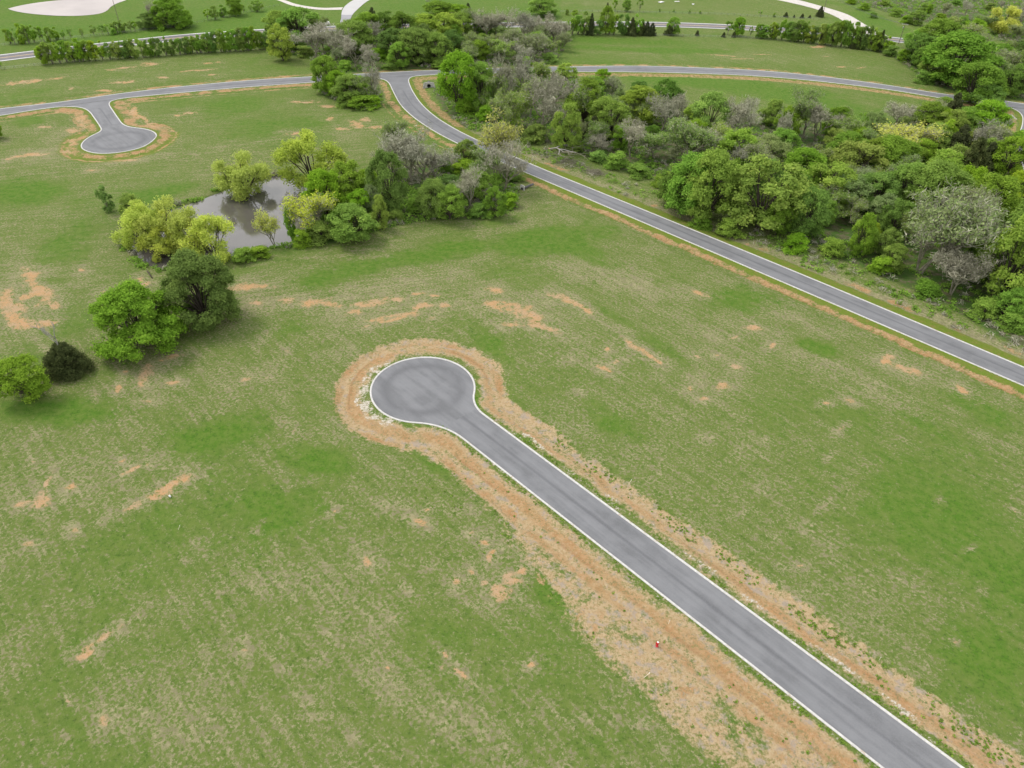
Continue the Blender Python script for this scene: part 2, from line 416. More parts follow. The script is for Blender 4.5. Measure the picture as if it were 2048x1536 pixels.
soil_list = [(60, 555, 28, 18, 60), (78, 590, 32, 18, 30), (18, 605, 30, 22), (45, 642, 40, 16, 10), (85, 645, 22, 10), (20, 630, 25, 14), (105, 615, 14, 8), (70, 655, 20, 5),
    (510, 573, 42, 9, -4), (515, 608, 15, 5), (575, 603, 16, 6), (640, 607, 36, 8), (700, 628, 36, 6, -12), (745, 605, 42, 9, -8), (800, 601, 24, 5, -8), (838, 588, 15, 4), (868, 592, 15, 3.5), (790, 632, 60, 4.5, -10), (850, 612, 55, 5, -6), (895, 608, 14, 8), (780, 642, 45, 4, -12),
    (985, 578, 22, 6, 8), (1000, 612, 42, 11, 6), (1050, 630, 36, 13, 12), (1085, 652, 45, 10, 22), (1030, 650, 30, 5), (1130, 600, 30, 6, 24), (1168, 618, 22, 6, 28), (1110, 590, 14, 4),
    (1262, 688, 26, 5, 33), (1292, 708, 20, 5, 33), (1310, 720, 16, 4, 33), (1475, 736, 17, 6, 10), (1441, 772, 16, 9, 8), (1510, 657, 24, 7, 12), (1468, 674, 10, 4), (1548, 692, 10, 4, -20), (1390, 712, 8, 4, 20), (1433, 711, 7, 3.5), (1400, 588, 26, 6, 10), (1655, 805, 10, 4), (1815, 738, 34, 8, 15), (1775, 720, 16, 9, -30), (1215, 700, 6, 5), (1205, 735, 14, 6, 20), (1380, 775, 8, 6), (1405, 798, 10, 4), (1700, 800, 12, 4, 20), (1930, 785, 20, 6, 35),
    (350, 968, 46, 9, -28), (322, 985, 22, 9), (305, 998, 16, 6), (272, 1010, 24, 6, -32), (152, 970, 17, 6, -15), (78, 997, 22, 13, -25), (95, 965, 7, 22, 15), (40, 1008, 22, 7, -25), (255, 943, 22, 4, -25), (290, 928, 10, 4), (245, 920, 9, 3, -25),
    (833, 1035, 20, 8, 38), (852, 1019, 8, 4), (737, 1121, 11, 16, -28), (1000, 1188, 22, 22, 10), (1020, 1150, 16, 12), (1046, 1138, 16, 11, -20), (1030, 1165, 20, 8), (983, 1103, 9, 5, -30), (941, 1145, 7, 10), (968, 1168, 10, 7, 20), (910, 1162, 12, 7, 20), (942, 1065, 7, 4), (968, 1085, 11, 5, 20), (978, 1112, 7, 9),
    (205, 1272, 36, 6, -32), (180, 1300, 22, 9, -30), (205, 1440, 10, 16, 10), (488, 1297, 9, 4), (925, 1353, 34, 5, 42), (885, 1308, 14, 5, 42), (1060, 1335, 9, 8), (135, 1400, 8, 5), (775, 1335, 12, 4, 40), (150, 1060, 12, 5), (60, 1090, 18, 6),
    (300, 128, 22, 4), (255, 135, 34, 2.5, -6), (70, 162, 60, 3, -8), (415, 126, 14, 1.5), (435, 124, 6, 1.5), (330, 155, 12, 2.5), (250, 163, 26, 2.5, -3), (400, 140, 40, 1.5, -4), (430, 149, 14, 1.5), (145, 178, 9, 2.5), (30, 166, 40, 3, -8), (200, 180, 25, 2),
    (660, 237, 13, 4), (712, 250, 20, 7, 10), (685, 258, 14, 4), (585, 268, 20, 3, -8), (730, 240, 14, 4), (760, 255, 20, 5), (610, 205, 25, 3), (680, 180, 18, 4, 30), (660, 215, 18, 3),
    (145, 262, 16, 5, -10), (140, 285, 8, 14, 25), (155, 235, 6, 18, -25), (165, 240, 5, 16, -25), (130, 300, 12, 10, 30), (280, 232, 30, 5, 30), (265, 225, 12, 12, 20), (310, 252, 26, 4, 28), (385, 225, 16, 3, -8), (360, 230, 12, 2.5), (60, 312, 40, 4, -6), (90, 255, 20, 3), (255, 320, 30, 3, -8), (190, 342, 20, 2),
    (1440, 111, 40, 1.2, 4), (1520, 109, 20, 1.2), (1490, 118, 30, 1), (1640, 92, 18, 2.5), (1680, 134, 14, 1.5), (1650, 112, 10, 1), (1720, 136, 18, 1.5), (240, 680, 14, 10, 50), (225, 705, 16, 8, 60), (290, 745, 16, 14, -60), (340, 715, 28, 5, -10), (285, 765, 10, 8), (240, 775, 8, 8, 60), (250, 742, 7, 4), (345, 765, 14, 4), (495, 758, 14, 4, -20), (300, 803, 14, 4, 10, .8), (160, 540, 9, 4), (285, 570, 16, 4, -20), (280, 560, 9, 4)]
rnd = np.random.default_rng(21)
for _ in range(80):                       # small scattered bare spots seen all over the mown field
    x, yv = rnd.uniform(0, 2048), rnd.uniform(520, 1530)
    if yv < 480 + 0.43 * max(0, x - 1024) + 60: continue
    s_ = rnd.uniform(2.5, 7)
    soil_list.append((x, yv, s_ * rnd.uniform(1, 2.2), s_ * .6, rnd.uniform(-40, 40), rnd.uniform(.5, .9)))
soil = ell(soil_list) * .86
lush = ell([(1480, 600, 75, 24, 6), (1635, 695, 48, 14, 18), (1100, 480, 90, 26, -6), (860, 510, 150, 16, -12), (700, 545, 120, 16, -14, .7), (980, 690, 50, 20, 38, .8), (60, 385, 70, 22, -5), (110, 500, 70, 35, -25, .8), (430, 870, 90, 30, -12, .9), (640, 920, 80, 26, 10, .8),
    (1100, 900, 80, 22, 36, .8), (1900, 1050, 230, 120, 36, .7), (1960, 1330, 120, 90, 40, .9), (1250, 860, 90, 26, 34, .7), (1320, 690, 60, 14, 30, .7), (1240, 640, 60, 10, 30, .7), (960, 800, 20, 12), (560, 1020, 90, 50, 20, .7), (850, 900, 60, 30, 40, .8), (1130, 1200, 60, 30, 40, .8),
    (330, 385, 60, 12, -10, .7), (480, 205, 90, 14, -4, .6), (560, 250, 90, 20, -6, .5), (60, 245, 30, 10, 0, .8), (400, 60, 200, 14, -6, 1), (80, 60, 130, 12, 0, .8), (1300, 100, 160, 5, 2, .8), (1250, 82, 130, 6, 2, .6), (1450, 170, 250, 10, 5, .7), (1600, 200, 120, 12, 8, .8), (1700, 230, 90, 14, 10, .7), (1760, 45, 60, 12, 22, 1), (150, 640, 80, 24, -10, .5), (150, 820, 80, 26, -10, .9), (60, 820, 60, 24, 0, .9),
    (1000, 440, 60, 12, -6, .6), (1180, 510, 60, 14, 20, .7), (1800, 690, 50, 8, 25, .6), (1980, 830, 60, 14, 28, .6), (1840, 850, 50, 12, 30, .6), (840, 700, 60, 14, -10, .4), (560, 660, 60, 14, -10, .5), (470, 40, 120, 12, -10, .8), (850, 12, 80, 8, 0, .9)], .6, .5)
dry = ell([(1250, 560, 110, 26, 24), (1700, 760, 180, 26, 25), (1560, 620, 140, 20, 24), (1400, 660, 90, 16, 25, .7), (720, 585, 260, 16, -8), (1000, 590, 140, 16, 6), (1130, 540, 60, 14, 20), (480, 760, 120, 22, -12, .6), (330, 905, 70, 12, -18, .8), (180, 930, 120, 30, -15, .7), (430, 960, 60, 40, -30, .7), (480, 1130, 120, 50, 25, .7), (430, 1260, 160, 40, 30, .7), (700, 1250, 90, 80, 40, .6), (300, 1400, 220, 60, 10, .6), (900, 1440, 220, 60, 35, .6), (600, 720, 120, 16, -8, .6), (200, 200, 180, 6, -8, .6), (60, 190, 80, 5, -8, .8), (330, 310, 140, 8, -8, .7), (480, 280, 120, 10, -8, .5), (100, 350, 90, 8, -8, .8), (230, 425, 60, 14, -20, .6), (700, 270, 120, 10, -8, .7), (1250, 105, 120, 5, 2, .7), (1600, 120, 200, 8, 5, .8), (1750, 150, 90, 6, 8, .9), (1200, 8, 70, 5, 0, 1), (1400, 20, 200, 4, 2, .5), (1980, 880, 90, 14, 30, .7), (1500, 900, 60, 14, 34, .5), (860, 30, 40, 4, 0, .6), (640, 28, 30, 7, 0, 1), (660, 5, 50, 4, 0, 1)], .6, .5)
big = fbm(gx / 30, gy / 30, 4, 4); mid = fbm(gx / 7, gy / 7, 5, 4)
lush = np.clip(lush * 0.85 + .9 * (big - .5) + .6 * (mid - .5), 0, 1)
dry = np.clip(dry * 0.6 + .7 * (fbm(gx / 22 + 40, gy / 22, 6, 4) - .5) + .8 * (fbm(gx / 5, gy / 5, 7, 3) - .5), 0, 1) * (1 - .8 * lush)
beyond = sst(-2, 8, gy - np.interp(gx, hw[:, 0], hw[:, 1])) * (PX < 1750)
lush = np.clip(lush + .55 * beyond * (PX < 1120) + .25 * beyond * (PX >= 1120), 0, 1); dry = dry * (1 - .6 * beyond)
halo = ell([(e[0], e[1], e[2] * 1.7 + 6, e[3] * 1.9 + 4) + tuple(e[4:5]) for e in soil_list], .9, .7)
dry = np.clip(np.maximum(dry, halo * .75), 0, 1); lush = lush * (1 - .7 * halo)
upper = sst(255, 300, gy) * (1 - beyond); lush = np.clip(lush + .22 * upper, 0, 1); dry = dry * (1 - .45 * upper)
hol = ell([(55, 388, 70, 20, -5)], .6, .4); lush = np.maximum(lush, hol); dry = dry * (1 - hol)
# roadside bands
n1 = (fbm(gx / 3, gy / 3, 1, 4) - .5) * 2; n2 = (fbm(gx / 1.2, gy / 1.2, 4, 3) - .5) * 2; n3 = (fbm(gx / 14, gy / 14, 6, 3) - .5) * 2
band = lambda d, a, b, s_=.6: sst(a - s_, a + s_, d) * (1 - sst(b - s_, b + s_, d))
d_ = DR + n1 * 1.0 + n3 * .8
near_is = lambda k: (dk[k] <= DR + .01) & (~INS)
ce = near_is('court_edge'); le = near_is('lower_edge'); ie = near_is('inner_edge'); ct = near_is('cross_top')
# signed side of the near court stem (left of the drive down = towards the camera's left)
tpar = (np.stack([gx, gy], 1) - BC) @ ax; tside = np.stack([gx, gy], 1) @ an - (cR + cL) / 2
left = tside < 0
orange = np.zeros(NV); straw = np.zeros(NV); gravel = np.zeros(NV); wood = np.zeros(NV); olive = np.zeros(NV)
ns = (fbm(tpar / 11, tside / 1.1, 2, 4) - .5) * 2.2; ns2 = (fbm(tpar / 5 + 9, tside / .7, 6, 3) - .5) * 2.2
gravel = np.maximum(gravel, ce * np.clip(band(d_, .3, 1.0, .6) * .55 + ns2 * .35, 0, .8))
gravel = np.maximum(gravel, ce * (left & (tpar < 6)) * band(d_, .4, 3.2, .9) * np.clip(.6 + n2 * .6, 0, 1))
gravel = np.maximum(gravel, ce * (~left & (tpar > 25)) * band(d_, 1.5, 2.9, .6) * np.clip(.35 + ns2 * .9, 0, 1))
lf = left.astype(float)
straw = np.maximum(straw, ce * band(d_, 1.2, np.where(left, 8.4, 8.2) + n3 * 1.5, 1.6) * np.clip(.74 + ns * .3, 0, 1))
wl = np.clip((tpar - 26) / 40, 0, 1) * 10 + 7.5
straw = np.maximum(straw, (left & (tpar > 8) & (tpar < 170) & (~INS)) * band(DR + n1 * 3 + n3 * 3.0, 4.5, wl, 3.0) * np.clip(.72 + n1 * .5, 0, 1) * .85)
orange = np.maximum(orange, ce * band(d_, np.where(left, 2.5, 2.1), np.where(left, 5.4, 4.6), 1.0) * np.clip(.70 + ns * .45 + lf * .08, 0, 1))
orange = np.maximum(orange, ce * (left | (tpar < 14)) * band(d_, np.where(left, 6.2, 5.2), np.where(left, 8.2, 6.8), .9) * np.clip(.66 + n1 * .6, 0, 1))
orange = np.maximum(orange, (left & (tpar > 20) & (~INS)) * band(DR + n3 * 3, 7, wl + 1, 2) * sst(.25, .7, n1 + .5 * n2) * .7)
olive = np.maximum(olive, le * (gx > 0) * band(d_, .0, 3.0, .6))
olive = np.maximum(olive, ie * (gy < 290) * band(d_, .0, 4.2, .8))
redm = le * (gx > -10) * (gy < 330) * band(d_, 2.6, 5.4, .7) * np.clip(.85 + n2 * .4, 0, 1)
orange = np.maximum(orange, redm * np.clip(.85 + n1 * .3, 0, 1))
dry = np.maximum(dry, ie * (gy < 290) * band(d_, 4.0, 8.5, 1.2) * .9)
orange = np.maximum(orange, ie * (gy < 290) * band(d_, 5.0, 8.0, 1.0) * sst(.0, .5, n1 + n3) * .8)
orange = np.maximum(orange, ie * (gy > 290) * band(d_, 2.0, 7.0, .8) * .65)
olive = np.maximum(olive, ie * (gy > 290) * band(d_, 0, 1.8, .5))
orange = np.maximum(orange, ct * band(d_, .8, 6.0 + 2 * n3, 1.2) * np.clip(.55 + n1 * .6, 0, .85))
olive = np.maximum(olive, le * (gx < -30) * band(d_, 0, 1.5, .5) * .7)
orange = np.maximum(orange, le * (gx <= -20) * band(d_, 1.5, 5.0, .8) * np.clip(.68 + n1 * .5, 0, .9))
orange = np.maximum(orange, le * (gx <= -20) * band(d_, 6.4, 7.8, .6) * np.clip(.7 + n1 * .6, 0, 1))
fc = ground_at(np.array(238.0), np.array(278.0))[:2]; dfc = np.hypot(gx - fc[0], gy - fc[1])
orange = np.maximum(orange, le * (dfc < 48) * band(d_ + n3 * 2, 2.2, 6.2, 1.6) * np.clip(.6 + n1 * .6, 0, .95) * sst(290, 268, PY))
olive = np.maximum(olive, le * (dfc < 40) * (PY > 262) * band(d_, 1.2, 9, 2) * .6)
# woodland floors
def area(lst, edge=6.0):
    P = catmull(pts(lst + [lst[0]]), 1.5)
    i = poly_inside(gx, gy, P); d, _ = dist_to(P, gx, gy)
    return sst(-edge * .5, edge * .5, np.where(i, d, -d) + n1 * edge * .35), P
wood_areas = [
    [(1035, 250), (960, 262), (905, 235), (880, 205), (870, 178), (900, 160), (1000, 152), (1100, 150), (1160, 165), (1250, 195), (1330, 225), (1450, 240), (1560, 245), (1680, 258), (1760, 268), (1800, 240), (1880, 215), (1960, 222), (2010, 260), (2005, 330), (2030, 420), (2100, 520), (2160, 700), (2040, 690), (1900, 615), (1780, 560), (1650, 505), (1500, 440), (1330, 370), (1200, 325), (1110, 285)],
    [(545, 92), (600, 70), (680, 66), (760, 60), (900, 62), (1020, 62), (1120, 66), (1128, 88), (1112, 120), (1080, 130), (960, 134), (800, 138), (740, 142), (690, 148), (650, 135), (600, 112), (560, 108)],
    [(1790, 118), (1830, 95), (1900, 80), (1990, 112), (2100, 122), (2250, 150), (2200, 215), (2040, 198), (1960, 190), (1870, 172), (1830, 145)],
    [(640, 150), (690, 142), (750, 165), (762, 205), (730, 222), (680, 205), (640, 185)],
    [(740, 350), (800, 335), (880, 320), (960, 300), (1020, 345), (1035, 372), (1020, 425), (960, 437), (860, 440), (790, 452), (700, 480), (640, 488), (560, 498), (600, 478), (628, 440), (630, 395), (690, 380)],
    [(1690, 0), (1830, 40), (1990, 80), (2100, 100), (2300, 60), (2300, -60), (2000, -60), (1680, -40), (1620, -16)],
]
WP = []
for a in wood_areas:
    m_, P_ = area(a, 5.0); wood = np.maximum(wood, m_); WP.append(P_)
wood *= (DR > 2.0)
wood = np.maximum(wood, .55 * sst(1.5, .2, abs(sp)) * (sp > -1))
soil = np.clip(np.maximum(soil, 0) * (1 - wood), 0, 1)
# mowing: curved lines round the court in the left fields, straight beside the road elsewhere
mow = np.where((gy < 150) | (gx > 10), tside, np.hypot(gx - BC[0], gy - BC[1]))

rill = ce * np.exp(-((DR - np.where(left, 4.6, 3.4) + n1 * .45 + n3 * .8) / .62) ** 2) * .6 * sst(.40, .58, fbm(tpar / 14, tside / 14, 1, 2)) + le * (gx > 0) * np.exp(-((DR - 4.9 + n1 * .4 + n3 * .5) / .6) ** 2) * .7
curve = sst(135, 160, gy) * sst(20, -10, gx - (gy - 180) * .25)
V = np.stack([gx, gy, SHEET_Z], 1)
nr_, nc_ = GX.shape
I = np.arange(NV).reshape(nr_, nc_)
F = np.stack([I[:-1, :-1], I[:-1, 1:], I[1:, 1:], I[1:, :-1]], -1).reshape(-1, 4)

def ground_material():
    m = NT('meadow_ground'); c = m.coord()
    add = lambda *a: a[0] if len(a) == 1 else m.math('ADD', a[0], add(*a[1:]))
    mul = lambda a, b: m.math('MULTIPLY', a, b)
    cen = lambda f, k: m.math('MULTIPLY', m.math('SUBTRACT', f, .5), k)
    fine = m.noise(c, 1.7, 5, .80); fine2 = m.noise(c, .62, 4, .70); fine3 = m.noise(c, 5.5, 3, .7)
    ang = math.atan2(ax[1], ax[0])
    q_ = pts([(600, 640), (900, 600)]); ang2 = math.atan2(q_[1][1] - q_[0][1], q_[1][0] - q_[0][0])
    al = m.mapping(c, (0, 0, -ang))
    streak = m.noise(m.mapping(al, (0, 0, 0), (.10, 1, 1)), .75, 4, .62)
    streak = m.mix(m.attr('curve'), streak, m.noise(m.mapping(m.mapping(c, (0, 0, -ang2)), (0, 0, 0), (.10, 1, 1)), .75, 4, .62))
    streak2 = m.noise(m.mapping(al, (0, 0, 0), (.06, 1, 1)), 2.4, 3, .6)
    patch = m.noise(c, .20, 5, .62); broad = m.noise(c, .045, 4, .55)
    lush_, dry_, soil_, or_, st_, gr_, wd_, ol_ = (m.attr(k) for k in ('lush', 'dry', 'soil', 'orange', 'straw', 'gravel', 'wood', 'olive'))
    f1 = cen(fine, 3.3); f2 = cen(fine2, 2.0); pt = cen(patch, 1.6); sk = cen(streak, 1.7); sk2 = cen(streak2, 1.5)
    g = m.mix(m.ramp(add(lush_, mul(pt, .5), mul(sk, -.5), mul(cen(broad, 1.5), .3)), 0, 1), (.094, .140, .029), (.064, .146, .013))
    g = m.mix(m.ramp(f2, -.35, .4), g, m.mix(.6, g, (.140, .175, .042)))
    # dead blades among the green
    amt = add(mul(dry_, .42), mul(sk, .52), mul(sk2, .30), mul(pt, .26), mul(lush_, -.58), mul(f2, .42), .13)
    tan = m.ramp(add(f1, amt), .0, .62)
    tcol = m.mix(m.ramp(fine2, .35, .65), (.325, .285, .17), (.195, .172, .105))
    g = m.mix(mul(tan, .86), g, tcol)
    fine4 = m.noise(c, 2.1, 4, .75)
    dk = m.ramp(add(cen(fine4, 2.4), mul(f2, -.3), mul(sk, -.35), mul(lush_, .1)), .10, .5)
    g = m.mix(mul(dk, .62), g, (.044, .076, .016))
    olc = m.mix(m.ramp(fine2, .45, .72), (.115, .165, .018), (.18, .15, .045))
    edge = lambda a, k=.6, lo=.3, hi=.66: m.ramp(add(a, mul(f1, k), mul(f2, k * .7)), lo, hi)
    g = m.mix(mul(edge(ol_, .35), .85), g, olc)
    stc = m.mix(m.ramp(fine, .36, .64), (.31, .215, .112), (.395, .305, .18))
    stc = m.mix(m.ramp(add(cen(m.noise(c, 1.5, 4, .72), 2), mul(pt, .4)), .05, .38), stc, (.125, .15, .055))
    stc = m.mix(mul(m.ramp(m.noise(c, .55, 4, .68), .50, .64), .75), stc, (.29, .245, .205))
    g = m.mix(m.ramp(add(st_, mul(f1, .32), mul(f2, .42), mul(sk, .25)), .28, .70), g, stc)
    oc = m.mix(m.ramp(fine2, .3, .7), (.275, .165, .07), (.36, .25, .13))
    oc = m.mix(m.ramp(patch, .4, .62), oc, m.mix(.5, oc, (.34, .18, .08)))
    oc = m.mix(m.ramp(fine, .45, .7), oc, m.mix(.5, oc, (.45, .345, .22)))
    oc = m.mix(mul(m.ramp(add(cen(m.noise(c, 2.2, 4, .72), 2), mul(sk, .4)), .0, .34), .8), oc, (.16, .15, .065))
    g = m.mix(m.ramp(add(or_, mul(f1, .32), mul(f2, .38), mul(sk, .32), mul(sk2, .26)), .36, .78), g, oc)
    g = m.mix(mul(m.ramp(add(m.attr('rill'), mul(f1, .2)), .3, .8), .75), g, (.20, .105, .045))
    sc = m.mix(m.ramp(patch, .38, .6), (.36, .245, .14), (.39, .225, .10))
    sc = m.mix(m.ramp(fine, .4, .65), sc, m.mix(.45, sc, (.50, .375, .26)))
    sc = m.mix(mul(m.ramp(add(cen(m.noise(c, 1.7, 4, .72), 2), mul(sk, .3)), .02, .34), .85), sc, (.145, .165, .065))
    g = m.mix(m.ramp(add(soil_, mul(f1, .42), mul(f2, .60), mul(sk2, .30), mul(pt, .12)), .40, .80), g, sc)
    gc = m.mix(m.ramp(fine, .35, .6), (.22, .21, .13), (.50, .455, .385))
    g = m.mix(edge(gr_, .55, .46, .8), g, gc)
    wc = m.mix(m.ramp(fine2, .35, .65), (.070, .085, .030), (.135, .115, .072))
    wc = m.mix(m.ramp(m.noise(c, .3, 5, .68), .40, .58), wc, (.060, .115, .022))
    g = m.mix(edge(wd_, .5), g, wc)
    m.bsdf(g, .95, .08, add(fine, mul(fine3, .8)), .85, .2)
    return m.m
gm = ground_material()
me = mesh_np('ground', V, F, gm, True, vattr=dict(lush=lush, dry=dry, soil=soil, orange=orange, straw=straw, gravel=gravel, wood=wood, olive=olive, curve=curve, rill=rill))
gobj = link('ground', me); tag(gobj, kind='structure')

def height_at(x, y):
    j = np.searchsorted(ys, y) - 1; j = min(max(j, 0), len(ys) - 2)
    s_ = x / half[j]; k = min(max(np.searchsorted(sx, s_) - 1, 0), len(sx) - 2)
    return float(SHEET_Z[j * nc_ + k])

# ================================================================== ROADS
def asphalt_material():
    m = NT('worn_asphalt'); c = m.coord(); a = m.attr('across'); l = m.attr('along')
    vec = m.n('ShaderNodeCombineXYZ'); m.set(vec.inputs[0], m.math('MULTIPLY', l, .06)); m.set(vec.inputs[1], m.math('MULTIPLY', a, 4.5))
    wr = m.attr('wear'); st = m.noise(vec.outputs[0], 1.0, 5, .6); fine = m.noise(c, 5, 4, .75); mid = m.noise(c, .25, 4, .6)
    base = m.mix(m.ramp(st, .32, .68), (.115, .118, .122), (.168, .172, .178))
    base = m.mix(m.ramp(mid, .35, .65), base, m.mix(.35, base, (.205, .21, .216)))
    seam = m.math('SUBTRACT', 1.0, m.ramp(m.math('ABSOLUTE', m.math('SUBTRACT', a, .53)), .0, .075))
    base = m.mix(m.math('MULTIPLY', seam, .62), base, (.088, .09, .096))
    base = m.mix(m.math('MULTIPLY', m.math('MULTIPLY', wr, m.ramp(mid, .25, .6)), .75), base, (.092, .094, .099))
    base = m.mix(m.math('MULTIPLY', m.ramp(fine, .4, .7), .25), base, (.22, .22, .225))
    base = m.mix(m.math('MULTIPLY', m.ramp(m.noise(c, 9, 2, .5), .6, .7), .3), base, (.11, .11, .115))
    m.bsdf(base, .85, .25, fine, .15, .02)
    return m.m
am = asphalt_material()
def ribbon(A, B, z, n=None, cross=8):
    n = n or max(len(A), len(B)); A = resample(A, n=n); B = resample(B, n=n)
    t = np.linspace(0, 1, cross + 1)
    P = A[:, None, :] * (1 - t[None, :, None]) + B[:, None, :] * t[None, :, None]
    L = np.r_[0, np.cumsum(np.linalg.norm(np.diff((A + B) / 2, axis=0), axis=1))]
    V = np.concatenate([P, np.full(P.shape[:2] + (1,), z)], 2).reshape(-1, 3)
    I = np.arange(n * (cross + 1)).reshape(n, cross + 1)
    F = np.stack([I[:-1, :-1], I[1:, :-1], I[1:, 1:], I[:-1, 1:]], -1).reshape(-1, 4)
    ac = np.tile(t, n); al = np.repeat(L, cross + 1)
    a, b, cc = V[F[0][0]], V[F[0][1]], V[F[0][2]]
    if np.cross(b - a, cc - a)[2] < 0: F = F[:, ::-1]
    return V, F, ac, al
def pad(P, z, c=None):
    """flat patch fanned from its centre in rings (for bulbs and mouths)"""
    tris = tessellate_polygon([[Vector((p[0], p[1], 0)) for p in P]])
    V = np.c_[P, np.full(len(P), z)]; F = np.array(tris)
    o = []
    for f in F:
        a, b, c_ = V[f[0]], V[f[1]], V[f[2]]
        o.append(f if np.cross(b - a, c_ - a)[2] > 0 else f[::-1])
    return V, np.array(o)
def bulb(cen, P, z, rings=16):
    P = np.asarray(P); n = len(P); V = []; ac = []; al = []
    for r in np.linspace(1, 0.001, rings):
        q = cen + (P - cen) * r; V.append(np.c_[q, np.full(n, z)]); ac += [(.04 + .42 * (1 - r))] * n; al += list(np.linspace(0, 60, n))
    V = np.vstack(V); F = []
    for i in range(rings - 1):
        for k in range(n):
            a, b = i * n + k, i * n + (k + 1) % n
            F.append((a, b, b + n, a + n))
    F = np.array(F)
    if np.cross(V[F[0][1]] - V[F[0][0]], V[F[0][2]] - V[F[0][0]])[2] < 0: F = F[:, ::-1]
    q = V[:, :2] @ an; return V, F, .53 + 1.4 + (q - (cR + cL) / 2) / 9, V[:, :2] @ ax
def road_obj(name, pieces, mat=am):
    V = []; F = []; ac = []; al = []; b = 0
    for p in pieces:
        v, f = p[0], p[1]
        if f.shape[1] == 3: f = np.c_[f, f[:, 2]]
        V.append(v); F += [tuple(dict.fromkeys(int(i) + b for i in q)) for q in f]; b += len(v)
        ac.append(p[2] if len(p) > 2 else np.full(len(v), .25)); al.append(p[3] if len(p) > 2 else v[:, 0])
    V = np.vstack(V)
    me = bpy.data.meshes.new(name); me.from_pydata(V.tolist(), [], F); me.materials.append(mat)
    for nm, a in (('across', ac), ('along', al)):
        at = me.attributes.new(nm, 'FLOAT', 'POINT'); at.data.foreach_set('value', np.concatenate(a).astype(np.float32))
    wr = np.zeros(len(V))
    for c_, r_ in ((BC, BR), (ground_at(np.array(238.0), np.array(281.0))[:2], 12.0)):
        rr = np.hypot(V[:, 0] - c_[0], V[:, 1] - c_[1]) / r_; wr = np.maximum(wr, np.exp(-((rr - .74) / .11) ** 2))
    at = me.attributes.new('wear', 'FLOAT', 'POINT'); at.data.foreach_set('value', wr.astype(np.float32))
    me.update(); o = link(name, me); tag(o, kind='structure'); return o
RZ = 0.03
road_obj('main_road', [ribbon(mainL, mainR, RZ + .008)])
road_obj('cross_road', [ribbon(crossL, CT, RZ + .004), pad(jm, RZ), ribbon(sideL, sideR, RZ + .012), pad(sidemouth, RZ)])
road_obj('far_court', [bulb(ground_at(np.array(238.0), np.array(281.0))[:2], LE[nearest(LE, gp(203, 257)):nearest(LE, gp(242, 246))], RZ + .008), ribbon(stemL, stemR, RZ + .012), pad(LE[nearest(LE, gp(112, 214)):nearest(LE, gp(252, 196))], RZ)])
jl = ax * (fr[0] @ ax) + an * cR; t0 = min(fr[0] @ ax, fl[0] @ ax)
p_r = np.array([ax * t + an * cR for t in np.linspace(t0 - 2.5, t0 + END, 190)]); p_l = np.array([ax * t + an * cL for t in np.linspace(t0 - 2.5, t0 + END, 190)])
bl = np.vstack([fr, arc[1:-1], fl[::-1]])
road_obj('near_court', [bulb(BC, bl, RZ), ribbon(p_l, p_r, RZ + .004)])
# kerbs
km = NT('pale_concrete'); kc = km.coord(); kf = km.noise(kc, 2.0, 5, .7)
kcol = km.mix(km.ramp(kf, .3, .7), (.40, .392, .368), (.54, .53, .505)); kcol = km.mix(km.math('MULTIPLY', km.ramp(km.noise(kc, .55, 5, .75), .56, .66), .6), kcol, (.34, .26, .17)); km.bsdf(kcol, .85, .2); kmat = km.m
def kerb(P, side, width=.5):
    n = normals(P) * side
    prof = [(-.02, 0.02), (.04, .13), (.10, .155), (width - .06, .15), (width, .10), (width + .02, -.12)]
    V = np.concatenate([np.concatenate([P + n * o, np.full((len(P), 1), h)], 1)[:, None] for o, h in prof], 1).reshape(-1, 3)
    k = len(prof); I = np.arange(len(P) * k).reshape(len(P), k)
    F = np.stack([I[:-1, :-1], I[1:, :-1], I[1:, 1:], I[:-1, 1:]], -1).reshape(-1, 4)
    if side > 0: F = F[:, ::-1]
    return V, F
VV = []; FF = []; b = 0
for k, (P, s_) in K.items():
    v, f = kerb(P, s_, .40); VV.append(v); FF.append(f + b); b += len(v)
tag(link('kerb', mesh_np('kerb', np.vstack(VV), np.vstack(FF), kmat)), kind='structure')

# highway with edge lines and centre lines
hm = NT('highway_asphalt'); hc = hm.coord(); ha = hm.attr('across')
hb = hm.mix(hm.ramp(hm.noise(hc, .3, 5, .65), .3, .7), (.13, .125, .13), (.185, .18, .18))
tr = hm.math('ABSOLUTE', hm.math('SUBTRACT', hm.math('ABSOLUTE', hm.math('SUBTRACT', ha, .5)), .24))
hb = hm.mix(hm.math('MULTIPLY', hm.math('SUBTRACT', 1, hm.ramp(tr, .02, .12)), .45), hb, (.10, .095, .10)); hm.bsdf(hb, .85, .25)
hn = normals(hw)
road_obj('highway', [ribbon(hw - hn * HWN, hw + hn * HWN, .02)], hm.m)
wm_ = plain('white_road_paint', (.74, .74, .72), .6, .12, 1.5); ym_ = plain('yellow_road_paint', (.62, .42, .10), .6, .15, 1.5)
def line_obj(name, lines, mat):
    pcs = [ribbon(hw + hn * (o - w_ / 2), hw + hn * (o + w_ / 2), .026, cross=1) for o, w_ in lines]; road_obj(name, pcs, mat)
line_obj('highway_edge_line', [(-HWN + .7, .75), (HWN - .7, .75)], wm_)
line_obj('highway_centre_line', [(-.28, .22), (.28, .22)], ym_)
gvm = NT('white_gravel'); gc_ = gvm.coord(); gvm.bsdf(gvm.mix(gvm.ramp(gvm.noise(gc_, .5, 6, .7), .3, .7), (.42, .39, .35), (.54, .51, .47)), .95, .1)
road_obj('gravel_road', [ribbon(grav_a, grav_b, .015)], gvm.m)
ln = NT('faded_lane'); lc = ln.coord(); lf = ln.noise(lc, .12, 5, .65)
